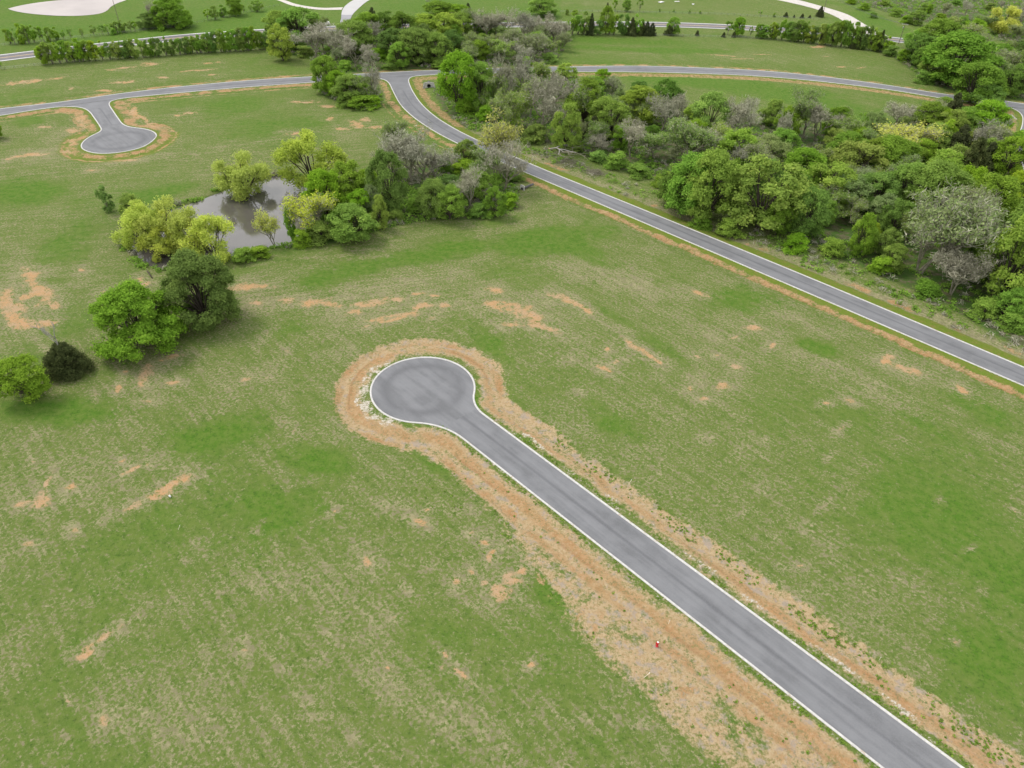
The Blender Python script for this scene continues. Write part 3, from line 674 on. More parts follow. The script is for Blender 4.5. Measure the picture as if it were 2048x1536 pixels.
sep = ln.n('ShaderNodeSeparateXYZ'); ln.set(sep.inputs[0], lc)
ly = ln.ramp(ln.math('ADD', sep.outputs['Y'], ln.math('MULTIPLY', lf, 8)), float(ground_at(np.array(695.), np.array(30.))[1]) + 3, float(ground_at(np.array(695.), np.array(30.))[1]) + 6)
ln.bsdf(ln.mix(ly, ln.mix(lf, (.22, .22, .23), (.30, .30, .31)), ln.mix(lf, (.36, .355, .35), (.46, .455, .44))), .9, .2)
road_obj('village_lane', [ribbon(lane_a, lane_b, .015)], ln.m)
road_obj('driveway', [ribbon(drive_a, drive_b, .022)], gvm.m)

# ponds
pm = NT('pond_water'); pc = pm.coord()
pw = pm.noise(pm.mapping(pc, (0, 0, .5), (1, 2.2, 1)), 1.6, 4, .6)
bs = pm.bsdf(pm.mix(pm.ramp(pm.noise(pc, .05, 3), .35, .65), (.082, .075, .066), (.11, .10, .088)), .03, .8, pw, .12, .04)
bs.inputs['IOR'].default_value = 1.5
pv = pond.mean(0) + (pond - pond.mean(0)) * 1.06
v, f = pad(pv[:-1], -.40)
tag(link('pond', mesh_np('pond', v, f, pm.m)), kind='structure')
pm2 = NT('pale_muddy_water'); p2 = pm2.coord()
b2 = pm2.bsdf(pm2.mix(pm2.ramp(pm2.noise(p2, .04, 4), .35, .65), (.33, .295, .275), (.39, .35, .325)), .5, .25, pm2.noise(p2, 1.2, 3), .1, .03)
v, f = pad(pale[:-1], -.02)
tag(link('muddy_pond', mesh_np('muddy_pond', v, f, pm2.m)), kind='structure')

# ================================================================== TREES
def leaf_material(name, lo, hi, tip, rough=.6, trans=.48):
    m = NT(name); t = m.attr('tint'); oi = m.n('ShaderNodeObjectInfo').outputs['Random']
    c = m.mix(t, lo, hi)
    c = m.mix(m.math('MULTIPLY', m.ramp(t, .72, 1.0), .6), c, tip)
    hs = m.n('ShaderNodeHueSaturation'); m.set(hs.inputs['Color'], c)
    m.set(hs.inputs['Hue'], m.math('ADD', .481, m.math('MULTIPLY', oi, .026)))
    m.set(hs.inputs['Value'], m.math('ADD', .90, m.math('MULTIPLY', m.math('FRACT', m.math('MULTIPLY', oi, 7.31)), .26)))
    m.set(hs.inputs['Saturation'], m.math('ADD', .84, m.math('MULTIPLY', m.math('FRACT', m.math('MULTIPLY', oi, 3.7)), .16)))
    d = m.n('ShaderNodeBsdfDiffuse'); tr = m.n('ShaderNodeBsdfTranslucent'); mx_ = m.n('ShaderNodeMixShader')
    m.set(d.inputs['Color'], hs.outputs[0]); m.set(tr.inputs['Color'], hs.outputs[0]); mx_.inputs[0].default_value = trans
    m.t.links.new(d.outputs[0], mx_.inputs[1]); m.t.links.new(tr.outputs[0], mx_.inputs[2]); m.t.links.new(mx_.outputs[0], m.out.inputs['Surface'])
    return m.m
LM = dict(
    leafy=leaf_material('fresh_green_leaves', (.140, .275, .020), (.285, .485, .040), (.36, .54, .055)),
    dark=leaf_material('deep_green_leaves', (.105, .215, .024), (.210, .375, .042), (.26, .42, .06)),
    lime=leaf_material('yellow_green_leaves', (.195, .325, .022), (.355, .51, .042), (.44, .55, .06)),
    willow=leaf_material('willow_leaves', (.34, .43, .050), (.60, .69, .09), (.72, .72, .10)),
    half=leaf_material('thin_olive_leaves', (.175, .285, .050), (.31, .44, .085), (.39, .45, .12)),
    grey=leaf_material('grey_green_leaves', (.185, .275, .075), (.32, .42, .13), (.41, .48, .19)),
    cedar=leaf_material('cedar_foliage', (.055, .078, .026), (.115, .14, .046), (.18, .185, .07), trans=.35),
    twig=leaf_material('grey_twigs', (.235, .235, .155), (.41, .405, .285), (.50, .49, .37), trans=0.0),
)
BM = {}
for nm, c in (('bark', (.085, .07, .055)), ('grey_bark', (.25, .235, .165)), ('dead_bark', (.36, .34, .31))):
    q = NT(nm); qc = q.coord(); q.bsdf(q.mix(q.ramp(q.noise(q.mapping(qc, (0, 0, 0), (3, 3, .7)), 2.0, 4, .7), .3, .7), tuple(x * .6 for x in c), c), .95, .1); BM[nm] = q.m

def tubes(segs, n):
    """segs: array rows p0(3) p1(3) r0 r1"""
    s = np.asarray(segs, float); 
    if not len(s): return np.zeros((0, 3)), np.zeros((0, 4), int)
    d = s[:, 3:6] - s[:, 0:3]; L = np.linalg.norm(d, axis=1)[:, None] + 1e-9; d = d / L
    ref = np.where(abs(d[:, 2:3]) < .9, np.array([[0, 0, 1.0]]), np.array([[1.0, 0, 0]]))
    a = np.cross(d, ref); a /= np.linalg.norm(a, axis=1)[:, None] + 1e-9; b = np.cross(d, a)
    th = np.arange(n) * 2 * np.pi / n
    ring = a[:, None, :] * np.cos(th)[None, :, None] + b[:, None, :] * np.sin(th)[None, :, None]
    V = np.concatenate([s[:, None, 0:3] + ring * s[:, 6, None, None], s[:, None, 3:6] + ring * s[:, 7, None, None]], 1)
    base = (np.arange(len(s)) * 2 * n)[:, None]
    k = np.arange(n); k2 = (k + 1) % n
    F = np.stack([base + k, base + k2, base + k2 + n, base + k + n], -1).reshape(-1, 4)
    return V.reshape(-1, 3), F

def branch(r, p, d, length, rad, level, maxl, out, spread=.75, kids=(2, 4), up=.12, wig=.22):
    """grows a limb as 3 short pieces, then its children"""
    n = 3; q = np.array(p, float); dd = np.array(d, float); pts_ = [q.copy()]
    for i in range(n):
        dd = dd + r.normal(0, wig, 3) * .5 + np.array([0, 0, up]); dd /= np.linalg.norm(dd)
        q2 = q + dd * length / n
        ra = rad * (1 - .45 * i / n); rb = rad * (1 - .45 * (i + 1) / n)
        out[level].append((*q, *q2, ra, rb)); q = q2; pts_.append(q.copy())
    if level + 1 >= maxl: return
    k = r.integers(*kids) + (1 if level == 0 else 0)
    for j in range(k):
        t = r.uniform(.35, 1.0) if j else 1.0
        i = min(n - 1, int(t * n)); o = pts_[i] + (pts_[i + 1] - pts_[i]) * (t * n - i if t < 1 else 1)
        az = r.uniform(0, 2 * np.pi); sd_ = np.array([np.cos(az), np.sin(az), r.uniform(-.15, .5)])
        nd = dd * (1 - .35 * spread) + sd_ * spread; nd /= np.linalg.norm(nd)
        branch(r, o, nd, length * r.uniform(.58, .82), rad * (.58 if j else .66), level + 1, maxl, out, spread, kids, up, wig)

def leaves(r, P, N, size, elong=1.5, jit=.7):
    """one small rhomb-like leaf spray per point, facing N roughly"""
    n = len(P); N = N + r.normal(0, jit, (n, 3)); N /= np.linalg.norm(N, axis=1)[:, None] + 1e-9
    a = np.cross(N, r.normal(0, 1, (n, 3))); a /= np.linalg.norm(a, axis=1)[:, None] + 1e-9; b = np.cross(N, a)
    s = (size * r.uniform(.55, 1.45, n))[:, None]
    V = np.stack([P - a * s * elong * .5, P + b * s * .42 + a * s * r.uniform(-.2, .2, (n, 1)), P + a * s * elong * .5 + N * s * .15, P - b * s * .42 + a * s * r.uniform(-.2, .2, (n, 1))], 1)
    return V.reshape(-1, 3), np.arange(n * 4).reshape(n, 4)

def build_tree_meshes(kind, seed, bark, n_leaf, leaf_size, shape):
    """one tree 10 m high with a 10 m wide crown -> (trunk mesh, crown mesh)"""
    r = np.random.default_rng(seed)
    LV = []; LF = []; LT = []; nb = 0
    def addl(P, N, size, tint, elong=1.5, jit=.7):
        nonlocal nb
        v, f = leaves(r, P, N, size, elong, jit); LV.append(v); LF.append(f + nb); LT.append(tint); nb += len(v)
    segs = []
    z0, z1, wid = shape['z0'], 10.0, shape.get('w', 5.0)
    if kind in ('bare', 'half'):
        out = [[] for _ in range(7)]
        stems = shape.get('stems', 1)
        for k in range(stems):
            az = r.uniform(0, 6.28); d = np.array([np.cos(az) * .25, np.sin(az) * .25, 1]) if stems > 1 else np.array([r.normal(0, .1), r.normal(0, .1), 1])
            branch(r, (r.normal(0, .15) * (stems > 1), r.normal(0, .15) * (stems > 1), -.4), d / np.linalg.norm(d), 3.6, .26 / stems ** .4, 0, 6, out, shape.get('spread', .8), (2, 5), shape.get('up', .1), .3)
        allp = np.array([q for l in out for q in l]); hi = allp[:, 5].max(); wd = np.percentile(np.hypot(allp[:, 3], allp[:, 4]), 97)
        S_ = np.array([5 / wd, 5 / wd, 10 / hi])
        def sc(a): a = np.array(a, float); a[:, 0:3] *= S_; a[:, 3:6] *= S_; return a
        thick = np.vstack([sc(l) for l in out[:3] if len(l)]); twig = np.vstack([sc(l) for l in out[3:] if len(l)])
        tv, tf = tubes(thick, 5)
        twig[:, 6:8] = np.clip(twig[:, 6:8], .022, .05)
        wv, wf = tubes(twig, 3)
        tips = twig[len(twig) // 3:, 3:6]
        # fine spray at the tips: slivers
        k = r.integers(0, len(tips), shape.get('spray', 2500)); P = tips[k] + r.normal(0, .28, (len(k), 3)); Nn = r.normal(0, 1, (len(k), 3))
        sv, sf = leaves(r, P, Nn, .09, 7.0, 1.0)
        V0 = np.vstack([wv, sv]); F0 = np.vstack([wf, sf + len(wv)]); T0 = np.r_[r.random(len(wf)) * .5, r.random(len(sf)) * .9]
        tm = mesh_np(kind + '_trunk', tv, tf, bark, True)
        if kind == 'bare':
            cm = mesh_np(kind + '_crown', V0, F0, LM['twig'], False, fattr=dict(tint=T0))
        else:
            k = r.integers(0, len(tips), n_leaf); P = tips[k] + r.normal(0, .35, (len(k), 3)); rad = P * np.array([1, 1, .6]) - np.array([0, 0, 2.5])
            v, f = leaves(r, P, rad / np.linalg.norm(rad, axis=1)[:, None], leaf_size, 1.6, .9)
            V1 = np.vstack([V0, v]); F1 = np.vstack([F0, f + len(V0)])
            cm = mesh_np(kind + '_crown', V1, F1, LM['twig'], False, fattr=dict(tint=np.r_[T0, r.random(len(f))]))
            cm.materials.append(shape.get('mat', LM['half']))
            mi = np.r_[np.zeros(len(F0), np.int32), np.ones(len(f), np.int32)]; cm.polygons.foreach_set('material_index', mi)
        return tm, cm
    if kind == 'cedar':
        n_c = shape.get('clumps', 90); H0 = .2
        t = r.random(n_c) ** 1.3; zc = H0 + t * (9.6 - H0)
        rad = 4.9 * shape.get('prof', lambda t: (1 - t) ** .6)(t)
        az = r.uniform(0, 6.28, n_c); rr = rad * r.uniform(.5, 1.12, n_c) * (1 + .14 * np.sin(az * 3 + 1.0))
        C = np.stack([rr * np.cos(az), rr * np.sin(az), zc], 1)
        per = n_leaf // n_c
        for i in range(n_c):
            o = C[i] * np.array([1, 1, 0]); o = o / (np.linalg.norm(o) + 1e-6) + np.array([0, 0, .7])
            cs = .55 + .75 * (1 - t[i])
            P = C[i] + r.normal(0, 1, (per, 3)) * np.array([.5, .5, .42]) * cs + np.outer(r.uniform(-.3, 1.0, per), o) * cs * .6
            P[:, 2] = np.clip(P[:, 2], .1, 10.2)
            addl(P, np.tile(o, (per, 1)), leaf_size, np.clip(r.normal(.4 + .25 * (r.random() - .5), .2, per), 0, 1), 2.4, .8)
        segs = [(0, 0, -.4, 0, 0, 8.5, .3, .05)]
        for i in range(0, n_c, 3): segs.append((0, 0, max(.3, C[i][2] - .8), *C[i], .07, .03))
    else:
        nbk = shape.get('blobs', 11); C = []; Rb = []
        tries = 0
        while len(C) < nbk and tries < 4000:
            tries += 1
            t = r.random(); zc = z0 + .4 + t * (8.9 - z0)
            rm = wid * shape.get('prof', lambda t: math.sin(math.pi * (.14 + .72 * t)) ** .7)(t)
            az = r.uniform(0, 6.28); rb = shape.get('br', 1.7) * r.uniform(.7, 1.25)
            rr = max(0, rm - rb * .8) * math.sqrt(r.random()) ** .6
            c_ = np.array([rr * math.cos(az), rr * math.sin(az), min(zc, 10 - rb * .85)])
            if all(np.linalg.norm(c_ - q) > .72 * (rb + w_) * shape.get('gap', .8) for q, w_ in zip(C, Rb)): C.append(c_); Rb.append(rb)
        C = np.array(C); Rb = np.array(Rb); nbk = len(C)
        sub = shape.get('sub', 16); per = max(6, n_leaf // (nbk * sub)); cen = C.mean(0) * np.array([1, 1, .8])
        for c_, rb in zip(C, Rb):
            btint = r.normal(0, .13)
            for s_ in range(sub):
                d = r.normal(0, 1, 3); d[2] = abs(d[2]) * .8 + r.normal(0, .45); d /= np.linalg.norm(d)
                o2 = c_ - cen; o2 = o2 / (np.linalg.norm(o2) + 1e-6); d = d + .5 * o2; d /= np.linalg.norm(d)
                sc_ = c_ + d * rb * r.uniform(.6, 1.0)
                sr = rb * r.uniform(.28, .58)
                q = r.normal(0, 1, (per, 3)); q /= np.linalg.norm(q, axis=1)[:, None]; q[:, 2] = q[:, 2] * .75 + .1
                P = sc_ + q * (sr * np.where(r.random(per) < .16, r.uniform(1.1, 2.1, per), r.uniform(.4, 1.1, per)))[:, None]
                if kind == 'willow':
                    P[:, 2] -= r.random(per) ** 2 * 1.5
                    nrm = q * np.array([1, 1, .2]); elong = 2.6
                else:
                    nrm = q * .8 + d * .6 + np.array([0, 0, .5]); elong = 1.45
                P[:, 2] = np.clip(P[:, 2], .15, 10.3)
                addl(P, nrm, leaf_size, np.clip(.45 + btint + r.normal(0, .1) + r.normal(0, .17, per), 0, 1), elong, .65)
        hub = np.array([0, 0, max(.9, z0 * .8)])
        stems = shape.get('stems', 1)
        if stems == 1: segs.append((0, 0, -.5, *hub, .34, .25))
        for i, (c_, rb) in enumerate(zip(C, Rb)):
            b0 = hub if stems == 1 else np.array([.25 * math.cos(i * 2.4), .25 * math.sin(i * 2.4), -.4])
            midp = b0 + (c_ - b0) * .5 + np.array([r.normal(0, .3), r.normal(0, .3), .5]); tr = .17 * (rb / 1.7)
            segs.append((*b0, *midp, tr, tr * .65)); segs.append((*midp, *c_, tr * .65, tr * .25))
            for _ in range(5):
                e = c_ + r.normal(0, 1, 3) * rb * .6; m2 = midp + (c_ - midp) * r.uniform(.3, 1)
                segs.append((*m2, *e, tr * .3, tr * .1))
    V = np.vstack(LV); F = np.vstack(LF); T = np.concatenate(LT)
    # fit to 10 m tall, 10 m wide
    w_ = np.percentile(np.hypot(V[:, 0], V[:, 1]), 98.5); h_ = np.percentile(V[:, 2], 99.8)
    k = np.array([5 / w_, 5 / w_, 10 / h_])
    if shape.get('fit', True):
        V = V * k; segs = np.array(segs); segs[:, 0:3] *= k; segs[:, 3:6] *= k
    tv, tf = tubes(segs, 6)
    return mesh_np(kind + '_trunk', tv, tf, bark, True), mesh_np(kind + '_crown', V, F, shape.get('mat', LM.get(kind)), False, fattr=dict(tint=T))

LIB = {}
def lib(key, kind, seeds, bark, n, size, **shape):
    LIB[key] = [build_tree_meshes(kind, s_, BM[bark], n, size, shape) for s_ in seeds]
rnd_prof = lambda t: math.sqrt(max(.05, 1 - (1.7 * t - .75) ** 2))
lib('leafy', 'leafy', (1, 2, 3, 4, 5, 6), 'bark', 20000, .23, z0=.9, blobs=36, br=1.2, sub=24, gap=.62, prof=rnd_prof)
lib('dark', 'leafy', (11, 12, 13, 14), 'bark', 20000, .23, z0=.9, blobs=36, br=1.25, sub=24, gap=.62, prof=rnd_prof, mat=LM['dark'])
lib('lime', 'leafy', (21, 22, 23, 24, 25), 'bark', 20000, .23, z0=.9, blobs=38, br=1.15, sub=24, gap=.62, prof=rnd_prof, mat=LM['lime'])
lib('greyleaf', 'leafy', (31, 32, 33), 'grey_bark', 15000, .2, z0=1.1, blobs=34, br=1.2, sub=24, gap=.64, prof=rnd_prof, mat=LM['grey'])
dome = lambda t: math.sqrt(max(.05, 1 - (1.3 * t - .32) ** 2))
lib('big', 'leafy', (41, 42), 'bark', 56000, .17, z0=.1, blobs=66, br=1.0, sub=32, gap=.58, prof=dome)
lib('bigdark', 'leafy', (43,), 'bark', 54000, .17, z0=.1, blobs=70, br=1.0, sub=32, mat=LM['dark'], gap=.54, prof=dome)
lib('willow', 'willow', (51, 52, 53, 54), 'bark', 12000, .17, z0=1.4, blobs=24, br=1.15, stems=2, gap=.78, sub=28, prof=rnd_prof)
lib('sapling', 'leafy', (61, 62, 63, 64), 'grey_bark', 4200, .48, z0=1.0, blobs=13, br=1.5, stems=3, prof=lambda t: .55 + .45 * math.sin(math.pi * t), gap=.6)
lib('darksapling', 'leafy', (65, 66), 'grey_bark', 4600, .48, z0=.6, blobs=14, br=1.6, stems=3, prof=lambda t: .55 + .45 * math.sin(math.pi * t), gap=.6, mat=LM['dark'])
lib('thin', 'leafy', (71, 72, 73), 'grey_bark', 1300, .5, z0=2.6, blobs=9, br=1.35, prof=lambda t: .6 + .4 * math.sin(math.pi * t), gap=.7, sub=10)
lib('shrub', 'leafy', (81, 82, 83), 'bark', 8000, .36, z0=.2, blobs=15, br=1.9, stems=3, prof=lambda t: 1 - .35 * t, gap=.62, sub=24)
lib('cedar', 'cedar', (91, 92), 'bark', 8000, .32, z0=0)
lib('squat', 'cedar', (95,), 'bark', 26000, .2, z0=0, clumps=220, prof=lambda t: np.clip(1.0 - t, 0, 1) ** .45)
lib('bare', 'bare', (101, 102, 103, 104), 'grey_bark', 0, 0, z0=0, spray=2800)
lib('barewide', 'bare', (105, 106), 'grey_bark', 0, 0, z0=0, stems=3, spread=.9, spray=3600, up=.03)
lib('half', 'half', (111, 112, 113, 114), 'grey_bark', 7500, .22, z0=0, spray=2200)
lib('halfgrey', 'half', (115, 116), 'grey_bark', 6500, .2, z0=0, spray=3400, stems=3, mat=LM['grey'])
lib('halfwillow', 'half', (117, 118), 'grey_bark', 5200, .22, z0=0, spray=1500, stems=2, mat=LM['willow'])

LOOK = {  # key -> (object name, look)
    'leafy': ('broadleaf_tree', 'fresh green broadleaf tree'), 'dark': ('broadleaf_tree', 'deep green broadleaf tree'), 'lime': ('broadleaf_tree', 'yellow-green broadleaf tree'),
    'greyleaf': ('broadleaf_tree', 'pale grey-green tree'), 'big': ('broadleaf_tree', 'large fresh green tree'), 'bigdark': ('broadleaf_tree', 'large deep green tree'),
    'willow': ('willow_tree', 'yellow-green willow'), 'sapling': ('young_tree', 'slender green young tree'), 'darksapling': ('young_tree', 'bushy dark young tree'), 'thin': ('young_tree', 'thin sparse young tree'),
    'shrub': ('shrub', 'low rounded green shrub'), 'cedar': ('cedar_tree', 'dark conical cedar'), 'squat': ('cedar_tree', 'squat dark cedar'),
    'bare': ('bare_tree', 'bare grey tree'), 'barewide': ('bare_tree', 'wide many-stemmed bare tree'), 'half': ('budding_tree', 'olive half-leafed tree'), 'halfgrey': ('budding_tree', 'greyish half-leafed tree'),
    'halfwillow': ('budding_tree', 'wispy yellowish tree')}
TREES = []
def tree(key, bx, by, ty, w, zone, label=None, zbase=None):
    p = ground_at(np.array(float(bx)), np.array(float(by)))
    dep = (p - CAMP) @ FWD
    # crown top height: same plan position, seen at row ty
    lo, hi = 0.3, 60.0
    for _ in range(40):
        md = (lo + hi) / 2; yy = seen_at(p + np.array([0, 0, md]))[1]
        if yy > ty: lo = md
        else: hi = md
    TREES.append(dict(key=key, p=p, h=lo, w=w * dep / FPX, zone=zone, label=label, x=bx, zb=zbase))

exec_lists = []
Z_FIELD = 'standing in the open field'
# --- left field
tree('big', 290, 690, 572, 172, '', 'large bushy fresh green tree on the grass left of the near cul-de-sac')
tree('bigdark', 412, 640, 506, 142, '', 'large deep green tree between the pond and the bushy field tree')
tree('squat', 138, 742, 690, 92, '', 'squat dark cedar with a dead grey top in the left field')
tree('leafy', 60, 795, 722, 96, '', 'small fresh green tree by the left picture edge beside the squat cedar')
tree('darksapling', 219, 424, 372, 30, '', 'small dark shrub-like tree standing alone just left of the pond willows')
tree('leafy', -4, 277, 236, 28, '', 'green tree cut by the left picture edge beside the cul-de-sac stem')
# --- pond
ZP = 'at the left end of the pond'
tree('willow', 288, 490, 402, 105, ZP); tree('willow', 345, 498, 392, 108, ZP); tree('willow', 325, 512, 452, 85, ZP); tree('willow', 385, 480, 420, 60, ZP)
tree('leafy', 272, 445, 388, 54, '', 'fresh green tree behind the willows at the left end of the pond')
tree('willow', 432, 512, 432, 112, '', 'bright yellow willow leaning over the near bank of the pond')
tree('willow', 488, 385, 298, 112, '', 'yellow-green willow on the far bank of the pond')
tree('willow', 630, 366, 264, 135, '', 'broad golden-topped willow-like tree on the far right bank of the pond')
ZB = 'on the right pond bank'
tree('halfwillow', 550, 488, 410, 58, ZB); tree('sapling', 590, 478, 408, 30, ZB); tree('halfwillow', 632, 468, 378, 92, ZB); tree('leafy', 655, 430, 342, 82, ZB); tree('leafy', 700, 410, 328, 88, ZB)
tree('leafy', 704, 478, 412, 100, '', 'broad pale green bushy tree at the front of the thicket right of the pond')
tree('sapling', 763, 458, 390, 36, '', 'upright bright yellow-green young tree at the front of the pond thicket'); TREES[-1]['key'] = 'lime'
tree('greyleaf', 745, 438, 370, 42, ZB); tree('dark', 779, 425, 300, 74, '', 'tall narrow deep green tree in the middle of the thicket right of the pond'); tree('leafy', 735, 395, 338, 62, ZB)
tree('shrub', 640, 482, 448, 60, ZB); tree('shrub', 606, 492, 462, 40, ZB); tree('shrub', 675, 462, 420, 50, ZB); tree('leafy', 725, 440, 380, 60, ZB)
tree('shrub', 490, 522, 498, 46, '', 'low dark green shrub on the near pond bank, left one of two'); tree('shrub', 522, 514, 494, 42, '', 'low green shrub on the near pond bank between willow and thicket')
# --- thicket by the drain
ZT = 'in the thicket by the road bend'
tree('bare', 822, 362, 256, 120, ZT); tree('bare', 852, 362, 262, 120, ZT); tree('bare', 872, 358, 296, 80, ZT); tree('half', 800, 318, 240, 62, ZT)
tree('leafy', 868, 432, 358, 66, ZT); tree('leafy', 900, 437, 372, 66, ZT); tree('bare', 936, 422, 332, 72, ZT); tree('leafy', 990, 434, 376, 44, ZT)
tree('halfwillow', 990, 350, 228, 96, '', 'tall airy yellow-green tree beside the main road by the thicket'); tree('bare', 1008, 380, 282, 95, ZT); tree('leafy', 932, 330, 279, 48, ZT); tree('leafy', 950, 398, 340, 62, ZT); tree('dark', 898, 400, 352, 60, ZT)
tree('shrub', 1018, 412, 386, 46, ZT); tree('shrub', 962, 432, 408, 50, ZT); tree('shrub', 832, 424, 396, 40, ZT); tree('half', 968, 372, 300, 66, ZT); tree('bare', 780, 350, 275, 70, ZT)
tree('shrub', 930, 345, 318, 60, ZT); tree('shrub', 1030, 360, 338, 40, ZT); tree('halfgrey', 910, 420, 360, 54, ZT); tree('shrub', 855, 400, 372, 40, ZT); tree('shrub', 790, 440, 418, 40, ZT)
# --- clump west of the junction
ZJ = 'in the clump left of the junction'
tree('leafy', 655, 186, 112, 58, ZJ); tree('leafy', 702, 206, 148, 66, ZJ); tree('bare', 757, 206, 118, 52, ZJ); tree('half', 728, 205, 146, 54, ZJ); tree('leafy', 678, 195, 142, 48, ZJ)
tree('shrub', 725, 216, 192, 60, ZJ); tree('shrub', 745, 212, 192, 40, ZJ); tree('shrub', 690, 212, 188, 36, ZJ); tree('leafy', 715, 190, 150, 46, ZJ)
# --- wood behind the cross road
ZC = 'in the wood behind the cross road'
tree('lime', 566, 121, 50, 56, '', 'rounded olive-green tree at the left tip of the wood behind the cross road')
tree('leafy', 600, 78, 15, 92, '', 'broad fresh green tree beside the highway left of the white car')
tree('leafy', 562, 76, 22, 62, ZC)
for a in [('dark', 590, 100, 66, 40), ('bare', 630, 118, 42, 84), ('bare', 672, 118, 55, 80), ('half', 690, 75, 42, 50), ('leafy', 712, 108, 40, 76), ('bare', 712, 132, 66, 62), ('bare', 745, 135, 90, 50), ('leafy', 735, 80, 25, 60), ('dark', 775, 74, 22, 58), ('dark', 806, 82, 24, 62),
          ('lime', 850, 78, 28, 62), ('lime', 892, 82, 25, 66), ('leafy', 832, 126, 55, 76), ('leafy', 872, 126, 64, 70), ('dark', 790, 115, 58, 62), ('leafy', 800, 134, 84, 50), ('leafy', 922, 74, 24, 54), ('half', 946, 74, 20, 62), ('bare', 976, 80, 18, 66), ('bare', 1010, 80, 18, 72), ('bare', 1042, 84, 15, 76),
          ('bare', 1077, 88, 24, 70), ('barewide', 1107, 90, 34, 58), ('half', 962, 110, 66, 56), ('half', 1000, 122, 74, 62), ('bare', 1032, 122, 78, 62), ('halfgrey', 1062, 118, 62, 62), ('leafy', 958, 120, 80, 42), ('half', 1090, 112, 70, 50), ('half', 930, 126, 84, 52), ('dark', 845, 100, 48, 50), ('dark', 905, 110, 60, 50), ('half', 650, 100, 60, 50), ('bare', 690, 108, 62, 60),
          ('shrub', 640, 130, 116, 30), ('shrub', 690, 138, 122, 34), ('shrub', 780, 138, 122, 34), ('shrub', 880, 136, 120, 36), ('shrub', 1050, 132, 114, 36), ('shrub', 1100, 122, 106, 36), ('shrub', 760, 118, 96, 40), ('shrub', 610, 112, 92, 40), ('halfgrey', 1020, 100, 52, 56), ('leafy', 1075, 100, 62, 40)]:
    tree(*a, ZC)
tree('cedar', 746, 50, 14, 26, '', 'dark pointed cedar at the back of the wood beside the pale lane')
tree('leafy', 880, 30, 2, 66, 'in the field behind the wood'); tree('leafy', 915, 32, 8, 50, 'in the field behind the wood'); tree('cedar', 936, 26, 6, 18, '', 'small cedar in the far field behind the wood'); tree('leafy', 1086, 32, -6, 58, 'in the field behind the wood'); tree('bare', 866, 14, -14, 30, 'in the field behind the wood')
# --- trees between the main road and the cross road
ZM = 'right of the road bend'
for a in [('leafy', 918, 222, 104, 78), ('leafy', 962, 222, 124, 56), ('half', 990, 226, 140, 62), ('bare', 1016, 225, 104, 72), ('bare', 1042, 205, 96, 66), ('half', 1060, 235, 150, 82), ('bare', 1092, 272, 140, 108), ('lime', 1131, 300, 205, 58), ('half', 1156, 246, 155, 72), ('half', 1005, 270, 190, 66), ('half', 1040, 260, 180, 70), ('bare', 950, 210, 140, 50), ('half', 1080, 185, 120, 60), ('shrub', 930, 226, 196, 46), ('shrub', 975, 240, 212, 50), ('shrub', 1020, 265, 232, 56), ('shrub', 1070, 282, 250, 56), ('leafy', 1048, 190, 132, 46), ('shrub', 1120, 190, 164, 54), ('bare', 1110, 210, 150, 60)]:
    tree(*a, ZM)
# --- big wood on the right
ZL = 'in the left part of the big wood'
for a in [('leafy', 1166, 246, 156, 74), ('leafy', 1215, 274, 198, 82), ('lime', 1276, 246, 174, 92), ('dark', 1328, 226, 160, 66), ('dark', 1276, 200, 162, 40), ('bare', 1262, 316, 232, 88), ('bare', 1320, 268, 188, 74), ('bare', 1356, 250, 188, 62), ('half', 1366, 336, 246, 104), ('leafy', 1414, 270, 184, 76), ('bare', 1462, 286, 194, 82), ('bare', 1492, 280, 204, 62), ('half', 1310, 316, 258, 92), ('half', 1190, 300, 240, 60), ('cedar', 1185, 280, 232, 46), ('leafy', 1240, 300, 250, 44), ('bare', 1400, 320, 250, 80), ('half', 1230, 250, 190, 70),
          ('shrub', 1232, 336, 304, 50), ('shrub', 1195, 322, 300, 44), ('shrub', 1275, 352, 330, 50), ('half', 1440, 310, 245, 70), ('shrub', 1330, 372, 346, 56), ('shrub', 1150, 302, 284, 40), ('dark', 1300, 290, 250, 40), ('leafy', 1385, 300, 240, 50)]:
    tree(*a, ZL)
ZK = 'in the middle of the big wood'
for a in [('dark', 1338, 408, 330, 60), ('leafy', 1372, 424, 308, 108), ('leafy', 1414, 440, 300, 110), ('lime', 1515, 455, 322, 148), ('lime', 1470, 340, 260, 92), ('greyleaf', 1530, 330, 272, 92), ('leafy', 1562, 310, 258, 64), ('half', 1602, 276, 188, 92), ('dark', 1666, 270, 214, 60), ('bare', 1630, 280, 198, 80), ('thin', 1716, 266, 226, 26), ('bare', 1560, 290, 212, 50), ('leafy', 1682, 330, 264, 84), ('lime', 1702, 366, 284, 112), ('leafy', 1770, 362, 274, 104), ('lime', 1640, 410, 326, 112), ('leafy', 1606, 474, 378, 74), ('half', 1655, 430, 370, 90), ('greyleaf', 1690, 420, 350, 80), ('leafy', 1740, 420, 345, 90), ('dark', 1580, 420, 350, 70), ('half', 1640, 350, 290, 80), ('leafy', 1600, 370, 300, 90), ('dark', 1550, 470, 400, 60),
          ('shrub', 1460, 470, 436, 60), ('leafy', 1645, 450, 402, 40), ('shrub', 1400, 452, 430, 46), ('shrub', 1590, 500, 470, 54), ('leafy', 1712, 512, 428, 50), ('lime', 1731, 506, 456, 36), ('shrub', 1660, 510, 478, 50), ('leafy', 1440, 400, 320, 80), ('halfgrey', 1505, 350, 280, 70)]:
    tree(*a, ZK)
ZR = 'in the right part of the big wood'
